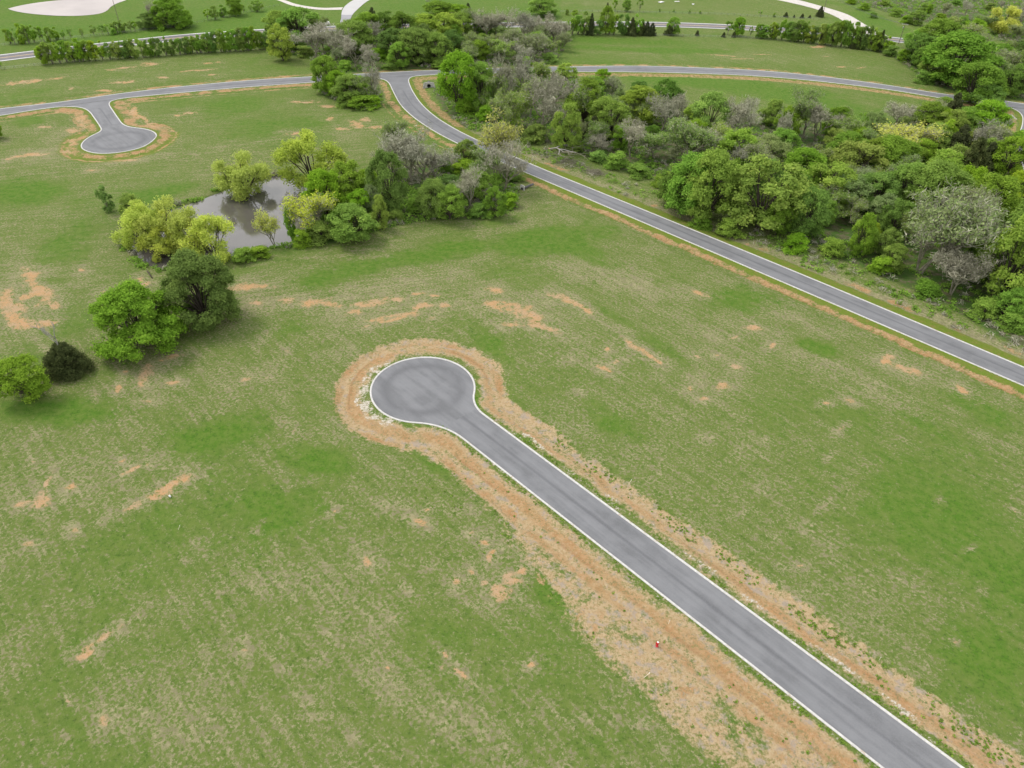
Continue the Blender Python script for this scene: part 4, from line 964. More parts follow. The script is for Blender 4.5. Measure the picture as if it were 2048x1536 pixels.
for a in [('barewide', 1790, 256, 204, 76), ('leafy', 1850, 262, 204, 62), ('cedar', 1890, 262, 186, 52), ('leafy', 1962, 275, 204, 96), ('leafy', 1925, 270, 215, 60), ('halfwillow', 1805, 320, 238, 116), ('lime', 1872, 300, 240, 56), ('cedar', 1922, 376, 276, 84), ('cedar', 1905, 316, 250, 62), ('barewide', 1960, 316, 236, 66), ('leafy', 2008, 350, 272, 78), ('lime', 1896, 356, 290, 60), ('cedar', 1962, 345, 285, 50), ('greyleaf', 1985, 320, 262, 50),
          ('leafy', 1802, 412, 326, 96), ('lime', 1872, 376, 300, 76), ('leafy', 1852, 432, 326, 112), ('halfgrey', 1838, 545, 374, 190), ('barewide', 1902, 590, 498, 126), ('leafy', 1962, 444, 350, 108), ('lime', 2012, 420, 346, 80), ('lime', 1998, 596, 438, 130), ('leafy', 2050, 510, 376, 112), ('halfgrey', 1935, 470, 372, 90), ('cedar', 2042, 622, 540, 66), ('leafy', 2040, 636, 596, 40), ('leafy', 1915, 420, 335, 80), ('greyleaf', 1760, 450, 390, 70), ('half', 1780, 380, 310, 80), ('dark', 1780, 470, 400, 66), ('leafy', 1780, 540, 490, 50), ('leafy', 1930, 530, 440, 70), ('dark', 1960, 560, 470, 80), ('leafy', 2060, 420, 340, 80),
          ('shrub', 1760, 545, 516, 50), ('shrub', 1850, 590, 562, 60), ('shrub', 1960, 632, 600, 60), ('shrub', 2015, 655, 626, 56), ('half', 1750, 320, 262, 64), ('leafy', 1835, 340, 280, 70), ('thin', 2020, 320, 262, 60)]:
    tree(*a, ZR)
# --- top right
ZX = 'in the grove ending the cross road'
for a in [('dark', 1832, 128, 68, 68), ('leafy', 1906, 168, 66, 140), ('lime', 1860, 158, 104, 58), ('leafy', 1872, 102, 38, 84), ('half', 1925, 100, 42, 60), ('leafy', 1992, 128, 88, 60), ('halfgrey', 2012, 168, 98, 84), ('half', 2044, 180, 92, 74), ('leafy', 1938, 206, 124, 92), ('leafy', 1966, 214, 162, 62), ('leafy', 1825, 100, 62, 50), ('dark', 1948, 160, 100, 60), ('dark', 2020, 190, 130, 60), ('half', 1985, 180, 120, 60), ('shrub', 1805, 122, 98, 34), ('shrub', 1782, 112, 92, 34), ('shrub', 1845, 165, 142, 44), ('leafy', 2075, 170, 100, 70), ('shrub', 1995, 196, 176, 40)]:
    tree(*a, ZX)
tree('willow', 1998, 68, 14, 66, '', 'yellow-green willow-like tree on the brushy slope beyond the highway')
ZS = 'on the slope beyond the highway'
for a in [('leafy', 1830, 50, 20, 34), ('leafy', 1945, 72, 38, 50), ('bare', 1926, 38, -4, 28), ('bare', 2042, 58, 0, 50), ('half', 1965, 66, 30, 40), ('shrub', 1726, 20, 6, 24), ('shrub', 1790, 32, 16, 26), ('shrub', 1812, 46, 30, 26), ('shrub', 1770, 12, 0, 26), ('shrub', 1850, 22, 6, 28), ('shrub', 1880, 40, 26, 26), ('half', 1900, 62, 30, 40), ('half', 2020, 40, 10, 40), ('shrub', 1980, 20, 6, 26), ('bare', 1985, 10, -20, 24), ('shrub', 1910, 10, -2, 26), ('half', 2030, 85, 52, 40), ('half', 1960, 92, 62, 44), ('shrub', 1745, 36, 24, 20), ('shrub', 1700, 8, -2, 22)]:
    tree(*a, ZS)
# --- hedgerows
hr = np.random.default_rng(5)
def row(line, tops, spacing, keys, zone, wid=(18, 26)):
    x = line[0][0]; n = 0
    while x <= line[-1][0]:
        by = np.interp(x, [p[0] for p in line], [p[1] for p in line]); tp = np.interp(x, [p[0] for p in tops], [p[1] for p in tops])
        k = keys[hr.integers(0, len(keys))]
        tree(k, x, by + hr.uniform(-.8, .8), tp + hr.uniform(-4, 5), hr.uniform(*wid), zone); n += 1
        x += spacing * hr.uniform(.7, 1.35)
ZH = 'in the left highway hedgerow'
row([(88, 129), (190, 120), (300, 113), (400, 106), (500, 101), (540, 98)], [(88, 92), (120, 80), (185, 82), (230, 82), (300, 74), (390, 72), (430, 62), (500, 55), (540, 62)], 12.0, ['sapling', 'leafy', 'darksapling', 'sapling', 'lime', 'sapling'], ZH, (19, 29))
tree('thin', 4, 138, 120, 14, '', 'small thin tree at the left picture edge beside the highway fence')
ZQ = 'in the roadside row behind the meadow'
for a in [('half', 1124, 72, 40, 32), ('sapling', 1144, 69, 26, 24), ('sapling', 1156, 69, 30, 22), ('sapling', 1167, 69, 24, 26), ('cedar', 1181, 70, 27, 20), ('darksapling', 1196, 70, 40, 20), ('leafy', 1211, 68, 11, 31), ('sapling', 1228, 69, 28, 22), ('darksapling', 1245, 69, 26, 26), ('cedar', 1262, 70, 34, 24), ('sapling', 1274, 69, 28, 24), ('cedar', 1283, 70, 42, 22), ('cedar', 1292, 70, 42, 22), ('cedar', 1303, 70, 45, 20), ('sapling', 1218, 69, 38, 20),
          ('cedar', 1337, 70, 50, 22), ('leafy', 1345, 69, 34, 25), ('thin', 1356, 70, 57, 9), ('cedar', 1394, 71, 60, 10), ('cedar', 1447, 74, 64, 10), ('thin', 1455, 70, 42, 22), ('leafy', 1475, 72, 34, 25), ('cedar', 1467, 74.5, 63, 12), ('thin', 1499, 75, 52, 11)]:
    tree(*a, ZQ)
ZW = 'in the right highway hedgerow'
row([(1516, 76), (1600, 83), (1680, 93), (1735, 100), (1775, 106)], [(1516, 46), (1560, 42), (1600, 44), (1640, 48), (1680, 38), (1700, 44), (1735, 54), (1775, 74)], 11.0, ['sapling', 'leafy', 'darksapling', 'lime', 'sapling'], ZW, (18, 28))
tree('cedar', 1712, 97, 54, 24, '', 'darkest pointed cedar in the right-hand highway hedgerow'); tree('cedar', 1755, 103, 60, 18, '', 'small cedar near the end of the right-hand highway hedgerow')
ZF = 'along the far wire fence'
for x, by, ty, wd in [(22, 88, 58, 19), (31, 89, 57, 16), (51, 88, 47, 21), (59, 87, 48, 18), (69, 85, 50, 18), (82, 83, 53, 16), (88, 83, 52, 15), (101, 82, 53, 17), (113, 79, 53, 17), (129, 80, 60, 13), (143, 78, 57, 14), (167, 75, 56, 13), (189, 72, 50, 16), (206, 70, 50, 14), (217, 69, 48, 16), (235, 66, 42, 21), (249, 64, 40, 20), (262, 64, 42, 16), (271, 63, 42, 14), (330, 57, 30, 16), (416, 40, 18, 15), (431, 39, 12, 19), (446, 34, 10, 19), (488, 27, 10, 9), (503, 23, 10, 12), (515, 23, 0, 20), (524, 22, 4, 12)]:
    tree('thin' if wd < 17 else 'sapling', x, by, ty, wd, ZF)
tree('shrub', 41, 88, 79, 11, ZF); tree('shrub', 97, 83, 77, 8, ZF); tree('shrub', 228, 69, 56, 15, ZF); tree('shrub', 241, 67, 59, 7, ZF)
tree('dark', 299, 57, 26, 42, '', 'low dark tree left of the big lone tree beyond the highway'); tree('bare', 310, 50, -6, 44, '', 'bare grey tree behind the low dark tree beyond the highway'); tree('big', 346, 55, -8, 76, '', 'big spreading green tree beyond the highway by the wire fence'); tree('cedar', 471, 31, -6, 36, '', 'dark round-topped tree beyond the highway right of the big spreading one'); TREES[-1]['key'] = 'dark'
ZG = 'in the far right field'
for a in [('cedar', 1214, 22, 5, 10), ('thin', 1230, 22, -2, 17), ('leafy', 1253, 23, -2, 19), ('thin', 1279, 24, -4, 14), ('shrub', 1319, 24, 17, 4), ('shrub', 1347, 24, 19, 5), ('shrub', 1379, 26, 20, 6), ('shrub', 1400, 27, 21, 5), ('thin', 1520, 30, 20, 9), ('shrub', 1548, 34, 26, 7), ('cedar', 1639, 34, 13, 17), ('cedar', 1571, 34, 24, 11), ('cedar', 1588, 35, 29, 5), ('cedar', 1604, 36, 27, 9), ('cedar', 1619, 36, 30, 7), ('shrub', 1134, 30, 18, 10), ('shrub', 1150, 28, 20, 16)]:
    tree(*a, ZG)

# --- trees filling the woods between the ones traced above
fr_ = np.random.default_rng(31)
def fill(P, n, keys, hts, zone_of, gap=4.2, xmin=-1e9, xmax=1e9):
    got = 0
    for _ in range(n * 60):
        if got >= n: break
        x = fr_.uniform(P[:, 0].min(), P[:, 0].max()); yv = fr_.uniform(P[:, 1].min(), P[:, 1].max())
        if not poly_inside(np.array([x]), np.array([yv]), P)[0]: continue
        px, py, dep = seen_at(np.array([x, yv, 0.0]))
        if not (xmin < px < xmax) or px > 2150: continue
        if min(np.hypot(q[:, 0] - x, q[:, 1] - yv).min() for q in (LE, IE, CT)) < 8.5: continue
        if min(math.hypot(t['p'][0] - x, t['p'][1] - yv) for t in TREES) < gap: continue
        h = fr_.uniform(*hts)
        TREES.append(dict(key=keys[fr_.integers(0, len(keys))], p=np.array([x, yv, 0.0]), h=h, w=h * fr_.uniform(.75, 1.1), zone=zone_of(px), label=None, x=px, zb=None)); got += 1
zo = lambda px: ZM if px < 1150 else ZL if px < 1445 else ZK if px < 1760 else ZR
fill(WP[0], 54, ['leafy', 'lime', 'leafy', 'lime', 'greyleaf', 'half', 'halfgrey', 'bare', 'bare'], (7, 12.5), zo, 4.5, 1440)
fill(WP[0], 22, ['half', 'half', 'halfgrey', 'bare', 'leafy', 'lime'], (5.5, 11), zo, 4.0, -1e9, 1440)
fill(WP[1], 26, ['half', 'bare', 'leafy', 'dark', 'halfgrey'], (7, 12), lambda px: ZC, 5)
fill(WP[2], 18, ['leafy', 'dark', 'half', 'halfgrey'], (8, 13), lambda px: ZX, 5)
fill(WP[4], 10, ['half', 'leafy', 'halfgrey', 'bare'], (4, 7), lambda px: ZB if px < 790 else ZT, 3.5)
fill(WP[5], 46, ['half', 'half', 'leafy', 'halfgrey', 'bare', 'leafy', 'greyleaf'], (4, 9), lambda px: ZS, 5)
ORD = ['', 'leftmost', 'second', 'third', 'fourth', 'fifth', 'sixth', 'seventh', 'eighth', 'ninth', 'tenth', 'eleventh', 'twelfth', 'thirteenth', 'fourteenth', 'fifteenth', 'sixteenth', 'seventeenth', 'eighteenth', 'nineteenth', 'twentieth', 'twenty-first', 'twenty-second', 'twenty-third', 'twenty-fourth', 'twenty-fifth', 'twenty-sixth', 'twenty-seventh', 'twenty-eighth', 'twenty-ninth', 'thirtieth'] + ['thirty-' + a for a in ('first', 'second', 'third', 'fourth', 'fifth', 'sixth', 'seventh', 'eighth', 'ninth')] + ['fortieth']
from collections import defaultdict
grp = defaultdict(list)
for t in TREES:
    if not t['label']: grp[(t['key'], t['zone'])].append(t)
for (k, zn), lst in grp.items():
    lst.sort(key=lambda t: t['x'])
    look = LOOK[k][1]
    for i, t in enumerate(lst):
        if len(lst) == 1: t['label'] = f'{look} {zn}'
        elif i == 0: t['label'] = f'{look}, leftmost {zn}'
        elif i == len(lst) - 1: t['label'] = f'{look}, rightmost {zn}'
        else: t['label'] = f'{look}, {ORD[i + 1]} from left {zn}'
GROUPS = {ZH: 'left highway hedgerow', ZW: 'right highway hedgerow', ZQ: 'roadside row right of the wood', ZF: 'trees along the far fence', ZC: 'wood behind the cross road', ZL: 'wood above the main road', ZK: 'wood above the main road', ZR: 'wood above the main road', ZM: 'trees right of the road bend', ZT: 'thicket by the road bend', ZB: 'trees on the right pond bank', ZP: 'pond willows', ZJ: 'clump left of the junction', ZX: 'grove at the end of the cross road', ZS: 'brush beyond the highway', ZG: 'far field trees'}
tr_ = np.random.default_rng(99); cnt = defaultdict(int)
for t in TREES:
    k = t['key']; nm = LOOK[k][0]
    vs = LIB[k]; i = cnt[k] % len(vs); cnt[k] += 1
    zz = height_at(t['p'][0], t['p'][1]) if t['zb'] is None else t['zb']
    root = empty(nm, (t['p'][0], t['p'][1], zz - .05), tr_.uniform(0, 6.28))
    sc = np.array([t['w'] / 10, t['w'] / 10, t['h'] / 10]) * np.array([1.0, 1.0, 1.0])
    if k in ('leafy', 'lime', 'willow', 'greyleaf', 'dark'): sc[:2] *= 1.04
    root.scale = (sc[0] * tr_.uniform(.94, 1.06), sc[1] * tr_.uniform(.94, 1.06), sc[2])
    link('trunk', vs[i][0], root); link('crown', vs[i][1], root)
    tag(root, t['label'], 'shrub' if nm == 'shrub' else 'tree', GROUPS.get(t['zone']))
    t['root'] = root
# ------------------------------------------------------------------ dead top of the squat cedar
for t in TREES:
    if t['key'] == 'squat':
        rt = t['root']; r = np.random.default_rng(3); out = [[] for _ in range(4)]
        branch(r, (0, 0, 7.5), (-.2, .1, 1), 5.5, .2, 0, 4, out, .42, (2, 4), .2, .15)
        sg = np.array([q for l in out for q in l]); tv, tf = tubes(sg, 5)
        d = link('dead_top', mesh_np('dead_top', tv, tf, BM['dead_bark'], True), rt); d['label'] = 'bleached grey dead top above the cedar'

# ================================================================== UNDERGROWTH AND WEEDS (uncountable)
ur = np.random.default_rng(77)
def scatter_poly(P, n, keep=None):
    x = ur.uniform(P[:, 0].min(), P[:, 0].max(), n); y_ = ur.uniform(P[:, 1].min(), P[:, 1].max(), n)
    i = poly_inside(x, y_, P); x, y_ = x[i], y_[i]
    dmin = np.full(len(x), 999.0)
    for q in (LE, IE, CT): dmin = np.minimum(dmin, dist_to(q, x, y_)[0])
    k = dmin > 4.5 + ur.uniform(0, 3.5, len(x))
    k &= ~poly_inside(x, y_, pond)
    return x[k], y_[k]
def heights(x, y_):
    j = np.clip(np.searchsorted(ys, y_) - 1, 0, len(ys) - 2); s_ = x / half[j]
    k = np.clip(np.searchsorted(sx, s_) - 1, 0, len(sx) - 2)
    return SHEET_Z[j * nc_ + k]
def clumps(x, y_, per, rad, hgt, size, elong, jit, dome=True):
    zb = heights(x, y_); n = len(x); sc = ur.uniform(.5, 1.4, n)
    q = ur.normal(0, 1, (n, per, 3)); q /= np.linalg.norm(q, axis=2)[..., None]; q *= ur.uniform(.4, 1, (n, per, 1)); q[..., 2] = abs(q[..., 2])
    P = np.stack([np.repeat(x[:, None], per, 1) + q[..., 0] * rad * sc[:, None], np.repeat(y_[:, None], per, 1) + q[..., 1] * rad * sc[:, None], zb[:, None] + .05 + q[..., 2] * hgt * sc[:, None]], -1).reshape(-1, 3)
    N = q.reshape(-1, 3) * .6 + np.array([0, 0, .7])
    tint = np.repeat(np.clip(ur.normal(.4, .25, n), 0, 1), per)
    v, f = leaves(ur, P, N, size, elong, jit)
    return v, f, np.clip(tint + ur.normal(0, .12, len(tint)), 0, 1)
gxs = [[], []]
VG = np.vstack([IE[nearest(IE, gp(2048, 736)):nearest(IE, gp(880, 240))]]); vn = normals(VG) * K['inner_edge'][1]
WP.append(np.vstack([VG + vn * 5.5, (VG + vn * 15)[::-1]]))
pn = (pond - pond.mean(0)); WP.append(pond.mean(0) + pn * (1 + 2.2 / np.linalg.norm(pn, axis=1))[:, None])
for i, (P, n) in enumerate(zip(WP, (10000, 3600, 2600, 800, 2600, 16000, 3600, 2500))):
    for k in (0, 1):
        x, y_ = scatter_poly(P, n if k == 0 else n // 2); 
        keep = fbm(x / 9 + 50 * k, y_ / 9, 3 + k, 3) > (.44 if k == 0 else .47)
        gxs[k].append((x[keep], y_[keep]))
x = np.concatenate([a[0] for a in gxs[0]]); y_ = np.concatenate([a[1] for a in gxs[0]])
v, f, t_ = clumps(x, y_, 26, 1.15, 1.0, .42, 1.5, .7)
tag(link('undergrowth', mesh_np('undergrowth', v, f, LM['leafy'], fattr=dict(tint=t_ * .8))), 'leafy green undergrowth covering the floor of the woods', 'undergrowth', kind='stuff')
x = np.concatenate([a[0] for a in gxs[1]]); y_ = np.concatenate([a[1] for a in gxs[1]])
v, f, t_ = clumps(x, y_, 30, 1.3, 1.3, .16, 8.0, 1.3)
tag(link('brushwood', mesh_np('brushwood', v, f, LM['twig'], fattr=dict(tint=t_ * .6))), 'dry grey-brown brushwood and dead twigs between the trees', 'brushwood', kind='stuff')
# weeds on the shoulders of the near court
t_p = np.concatenate([ur.uniform(30, 185, 1100), ur.uniform(5, 185, 800), ur.uniform(20, 185, 380)])
t_s = np.concatenate([abs(cL - cR) / 2 + .8 + ur.normal(5.2, 1.05, 1100), np.where(ur.random(800) < .5, 1, -1) * (abs(cL - cR) / 2 + .8 + abs(ur.normal(0, .5, 800))), -(abs(cL - cR) / 2 + ur.uniform(3, 17, 380))])
xy = (t_p + BC @ ax)[:, None] * ax + ((cR + cL) / 2 + t_s)[:, None] * an
kp = (fbm(xy[:, 0] / 6, xy[:, 1] / 6, 2, 3) + ur.normal(0, .07, len(xy)) > .46)
x, y_ = xy[kp, 0], xy[kp, 1]
v, f, t_ = clumps(x, y_, 12, .27, .10, .16, 1.8, .7)
tag(link('weed_tufts', mesh_np('weed_tufts', v, f, LM['leafy'], fattr=dict(tint=t_ * .9))), 'small green weed tufts on the bare shoulders of the near court', 'weeds', kind='stuff')

# ================================================================== SMALL THINGS
wood_m = plain('weathered_pole', (.15, .125, .10), .9, .3, 2.0); galv = plain('galvanised_steel', (.42, .43, .44), .45, .15, 3, .5, .6)
white_m = plain('white_paint', (.75, .75, .74), .45, .06, 2); red_m = plain('red_paint', (.48, .012, .018), .35, .12, 4, .5)
conc = plain('grey_concrete', (.42, .41, .385), .9, .22, 1.6); dark_m = plain('dark_rubber', (.018, .018, .018), .8, .2, 4)
glass_m = NT('dark_glass'); glass_m.bsdf((.02, .024, .028), .08, .6); glass_m = glass_m.m
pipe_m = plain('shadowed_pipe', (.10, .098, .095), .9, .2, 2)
def at(px, py): 
    p = ground_at(np.array(float(px)), np.array(float(py))); return (float(p[0]), float(p[1]), height_at(p[0], p[1]))
def rise(px, py, ty):
    p = np.array(at(px, py)); lo, hi = 0, 60
    for _ in range(40):
        md = (lo + hi) / 2
        if seen_at(p + np.array([0, 0, md]))[1] > ty: lo = md
        else: hi = md
    return lo

# hydrant
hx = at(1314, 1292); rt = empty('fire_hydrant', hx, .6); tag(rt, 'red fire hydrant with white top on the bare shoulder', 'hydrant')
m = MB(); m.lathe([(.17, 0), (.17, .06), (.12, .07), (.12, .62), (.16, .63), (.16, .68)]); m.build('barrel', red_m, rt, True)
rt.scale = (1.35,) * 3
m = MB(); m.lathe([(.16, .68), (.155, .74), (.12, .83)]); m.build('bonnet', red_m, rt, True)
m = MB(); m.lathe([(.12, .832), (.09, .87), (.05, .89), (.035, .90), (.035, .95)]); m.build('cap', white_m, rt, True)
for a in (0, math.pi): 
    m = MB(); m.lathe([(.07, .08), (.07, .17), (.085, .17), (.085, .22)], (0, 0, .5), 'x'); o = m.build('nozzle', red_m, rt, True); o.rotation_euler = (0, 0, a)
m = MB(); m.lathe([(.09, .08), (.09, .18), (.105, .18), (.105, .23)], (0, 0, .42), 'y'); m.build('pumper_nozzle', red_m, rt, True)

# survey stakes
for (px, py, lb, tl) in [(748, 711, 'beside the far-left rim of the near cul-de-sac', .05), (1337, 1247, 'on the bare shoulder above the red hydrant', .1), (1759, 1319, 'at the grass edge right of the near road', -.05), (279, 309, 'just below the far cul-de-sac kerb', .05), (1258, 966, 'leaning on the grass edge right of the near road', .6), (356, 1058, 'alone in the left meadow below the bare patch', .5), (1289, 1355, 'lying on the shoulder below the red hydrant', 1.4)]:
    p = at(px, py); rt = empty('survey_stake', p, 2.2); tag(rt, 'thin pale wooden survey stake ' + lb, 'stake', 'survey stakes')
    m = MB(); m.box(0, 0, .5, .05, .03, 1.1); m.add([(-.025, -.015, -.05), (.025, -.015, -.05), (.025, .015, -.05), (-.025, .015, -.05), (0, 0, -.25)], [(0, 1, 4), (1, 2, 4), (2, 3, 4), (3, 0, 4)])
    o = m.build('shaft', plain('pale_lath', (.66, .58, .45), .8, .15) if 'pale_lath' not in bpy.data.materials else bpy.data.materials['pale_lath'], rt)
    m = MB(); m.box(0, 0, 1.0, .056, .036, .16); m.build('flagging', white_m, rt)
    rt.rotation_euler = (tl, 0, 2.2)
    if tl > 1: rt.location.z += .06

# culverts
def culvert(px, py, face, wdt, hgt, pr, label, wings=0.0):
    x, yv, zv = at(px, py); rt = empty('culvert', (x, yv, zv - .25), face); tag(rt, label, 'culvert', 'concrete culverts')
    n = 24; m = MB(); th = .3; cz = pr + .2
    def rim(yy):
        C = [(pr * math.cos(2 * math.pi * k / n), yy, cz + pr * math.sin(2 * math.pi * k / n)) for k in range(n)]
        O = []
        for k in range(n):
            a = 2 * math.pi * k / n; c_, s_ = math.cos(a), math.sin(a)
            t1 = (wdt / 2) / abs(c_) if abs(c_) > 1e-6 else 1e9; t2 = ((hgt - cz) if s_ > 0 else cz) / abs(s_) if abs(s_) > 1e-6 else 1e9
            t = min(t1, t2); O.append((t * c_, yy, cz + t * s_))
        return C, O
    C0, O0 = rim(0); C1, O1 = rim(th)
    m.add(C0 + O0 + C1 + O1, [f for k in range(n) for f in ((k, (k + 1) % n, n + (k + 1) % n, n + k), (2 * n + k, 3 * n + k, 3 * n + (k + 1) % n, 2 * n + (k + 1) % n), (n + k, n + (k + 1) % n, 3 * n + (k + 1) % n, 3 * n + k), (k, 2 * n + k, 2 * n + (k + 1) % n, (k + 1) % n))])
    m.build('headwall', conc, rt)
    m = MB(); P = []
    for yy, r_ in ((-.12, pr - .01), (-.12, pr - .12), (5.5, pr - .12)):
        P += [(r_ * math.cos(2 * math.pi * k / n), yy, cz + r_ * math.sin(2 * math.pi * k / n)) for k in range(n)]
    m.add(P, [(i * n + k, i * n + (k + 1) % n, (i + 1) * n + (k + 1) % n, (i + 1) * n + k) for i in range(2) for k in range(n)] + [tuple(2 * n + k for k in range(n))])
    m.build('pipe', pipe_m, rt)
    if wings:
        for s_ in (-1, 1):
            m = MB(); x0 = s_ * (wdt / 2 + .02); x1 = s_ * (wdt / 2 + wings * .7); y1 = -wings * .7; tt = .14
            m.add([(x0 - tt, .02, 0), (x0 + tt, .02, 0), (x1 + tt, y1, 0), (x1 - tt, y1, 0), (x0 - tt, .02, hgt - .03), (x0 + tt, .02, hgt - .03), (x1 + tt, y1, .45), (x1 - tt, y1, .45)], [(3, 2, 1, 0), (4, 5, 6, 7), (0, 1, 5, 4), (1, 2, 6, 5), (2, 3, 7, 6), (3, 0, 4, 7)])
            m.build('wing_wall', conc, rt)
culvert(858, 175, .12, 4.2, 2.6, .85, 'grey concrete culvert with round pipe beside the road junction', .9)
culvert(1044, 380, -.75, 1.9, 1.9, .5, 'small white culvert headwall by the thicket near the main road', 0)
culvert(2008, 233, -.3, 5.5, 1.7, .6, 'wide concrete culvert with wing walls near the right end of the cross road', 3.0)

# poles and wires
def pole(px, py, ty, label, arm=False, h=None, rz=0.0):
    p = at(px, py); h = h or rise(px, py, ty); rt = empty('utility_pole', p, rz); tag(rt, label, 'pole', 'utility poles')
    m = MB(); m.tube((0, 0, -.8), (0, 0, h), .19, .12, 10); m.build('shaft', wood_m, rt)
    if arm:
        m = MB(); m.box(0, -.18, h - .5, 3.4, .14, .16); m.build('crossarm', plain('bleached_timber', (.5, .47, .42), .9, .2), rt)
        for xx in (-1.5, -.5, .5, 1.5):
            m = MB(); m.lathe([(.05, 0), (.09, .06), (.05, .12), (.08, .18), (.03, .24)], (xx, -.18, h - .42), n=8); m.build('insulator', white_m, rt, True)
        m = MB(); m.lathe([(.05, -.02), (.28, 0), (.28, .8), (.2, .9), (.05, .92)], (-.5, -.1, h - 2.6), n=14); m.build('transformer', galv, rt, True)
    return p, h
pole(244, 64, -6, 'tall wooden utility pole among young trees below the pale pond')
pole(381, 49, 19, 'short bare post-like pole on the far fence right of the big tree')
pA, hA = pole(1646, 27, -14, 'wooden utility pole beside a cedar next to the white gravel road', True, None, -.5)
pB, hB = pole(1797, 88, 47, 'leaning-looking wooden utility pole with crossarm and transformer by the highway', True, None, -.5)
for k, off in enumerate((-1.5, .5, 1.5)):
    a = Vector(pA) + Vector((off * math.cos(-.5), off * math.sin(-.5), hA - .2)); b = Vector(pB) + Vector((off * math.cos(-.5), off * math.sin(-.5), hB - .2))
    m = MB(); N = 14; prev = a
    for i in range(1, N + 1):
        t = i / N; q = a.lerp(b, t); q.z -= 2.2 * 4 * t * (1 - t); m.tube(prev, q, .035, .035, 4); prev = q
    tag(m.build('overhead_wire', plain('wire_metal', (.12, .12, .12), .5, .1) if 'wire_metal' not in bpy.data.materials else bpy.data.materials['wire_metal'], None), ('left', 'middle', 'right')[k] + ' one of the three wires between the two right-hand utility poles', 'wire', 'overhead wires')

# wire fences
def fence(line, step, label, hgt=1.25):
    P = catmull(pts(line), .5); P = resample(P, step)
    p0 = P[0]; rt = empty('wire_fence', (p0[0], p0[1], height_at(*p0))); tag(rt, label, 'fence', 'wire fences')
    o0 = np.array(rt.location); r = np.random.default_rng(len(P)); tops = []
    pm_ = None
    for i, q in enumerate(P):
        zq = height_at(*q); L = np.array([q[0], q[1], zq]) - o0
        if pm_ is None:
            m = MB(); m.tube((0, 0, -.3), (0, 0, hgt + .1), .075, .065, 6); o = m.build('post', wood_m, rt); pm_ = o.data
        else: o = link('post', pm_, rt)
        o.location = L; o.rotation_euler = (r.normal(0, .04), r.normal(0, .04), r.uniform(0, 6)); tops.append(L)
    m = MB()
    for a, b in zip(tops[:-1], tops[1:]):
        for hh in (.35, .7, 1.05, 1.25): m.tube(a + np.array([0, 0, hh]), b + np.array([0, 0, hh]), .018, .018, 3)
    m.build('wire', galv, rt)
fence([(-30, 96), (30, 90), (70, 86.5), (120, 80.5), (190, 73), (270, 64.5), (330, 57.5), (380, 49), (430, 40.5), (480, 29.5), (560, 12)], 4.4, 'long post and wire fence beyond the highway on the left')
fence([(-30, 142), (20, 138), (90, 130.5), (190, 121.5), (300, 114), (400, 107.5), (500, 102), (545, 99)], 4.0, 'post and wire fence in the left highway hedgerow')
fence([(1120, 25), (1220, 25), (1300, 26.5), (1400, 29), (1500, 33), (1570, 37), (1640, 40)], 4.2, 'post and wire fence across the far right field')
fence([(1310, 72), (1400, 74), (1460, 76), (1520, 78.5)], 4.0, 'short post and wire fence between roadside row and right hedgerow')

# car
carp = at(652, 50); t_ = hw[nearest(hw, carp) + 3] - hw[nearest(hw, carp)]
rt = empty('parked_car', (carp[0], carp[1], .03), math.atan2(t_[1], t_[0]) + math.pi); tag(rt, 'white car stopped beside the mouth of the pale lane', 'car')
def loft(secs):
    """secs: list of (x, halfwidth, z0, z1); boxy body with rounded shoulders"""
    m = MB(); V = []; 
    for x, hw_, z0, z1 in secs:
        V += [(x, -hw_ * .92, z0), (x, -hw_, z0 + (z1 - z0) * .35), (x, -hw_ * .97, z0 + (z1 - z0) * .8), (x, -hw_ * .86, z1), (x, hw_ * .86, z1), (x, hw_ * .97, z0 + (z1 - z0) * .8), (x, hw_, z0 + (z1 - z0) * .35), (x, hw_ * .92, z0)]
    n = 8; m.add(V, [(i * n + k, i * n + (k + 1) % n, (i + 1) * n + (k + 1) % n, (i + 1) * n + k) for i in range(len(secs) - 1) for k in range(n)] + [tuple(range(n - 1, -1, -1)), tuple((len(secs) - 1) * n + k for k in range(n))])
    return m
paint = NT('white_car_paint'); pb = paint.bsdf((.78, .78, .77), .25, .5); pb.inputs['Coat Weight'].default_value = .5; paint = paint.m
loft([(-2.45, .78, .45, .85), (-2.35, .9, .35, 1.0), (-1.2, .95, .3, 1.06), (1.3, .95, .3, 1.04), (2.1, .9, .32, .95), (2.42, .76, .42, .78)]).build('body', paint, rt)
loft([(-2.25, .78, 1.0, 1.1), (-1.95, .78, 1.0, 1.66), (.3, .8, 1.0, 1.72), (.75, .78, 1.0, 1.55), (1.35, .76, 1.0, 1.08)]).build('cabin', paint, rt)
for s_ in (-1, 1):
    m = MB(); m.add([(-1.85, s_ * .80, 1.16), (.62, s_ * .80, 1.16), (.3, s_ * .735, 1.6), (-1.75, s_ * .735, 1.58)], [(0, 1, 2, 3) if s_ < 0 else (3, 2, 1, 0)]); m.build('side_window', glass_m, rt)
    m = MB(); m.box(2.33, s_ * .6, .72, .12, .3, .14); m.build('headlight', glass_m, rt)
    m = MB(); m.box(-2.4, s_ * .65, .82, .12, .22, .2); m.build('tail_light', red_m, rt)
m = MB(); m.add([(.86, -.66, 1.5), (.86, .66, 1.5), (1.36, .7, 1.1), (1.36, -.7, 1.1)], [(3, 2, 1, 0)]); m.build('windscreen', glass_m, rt)
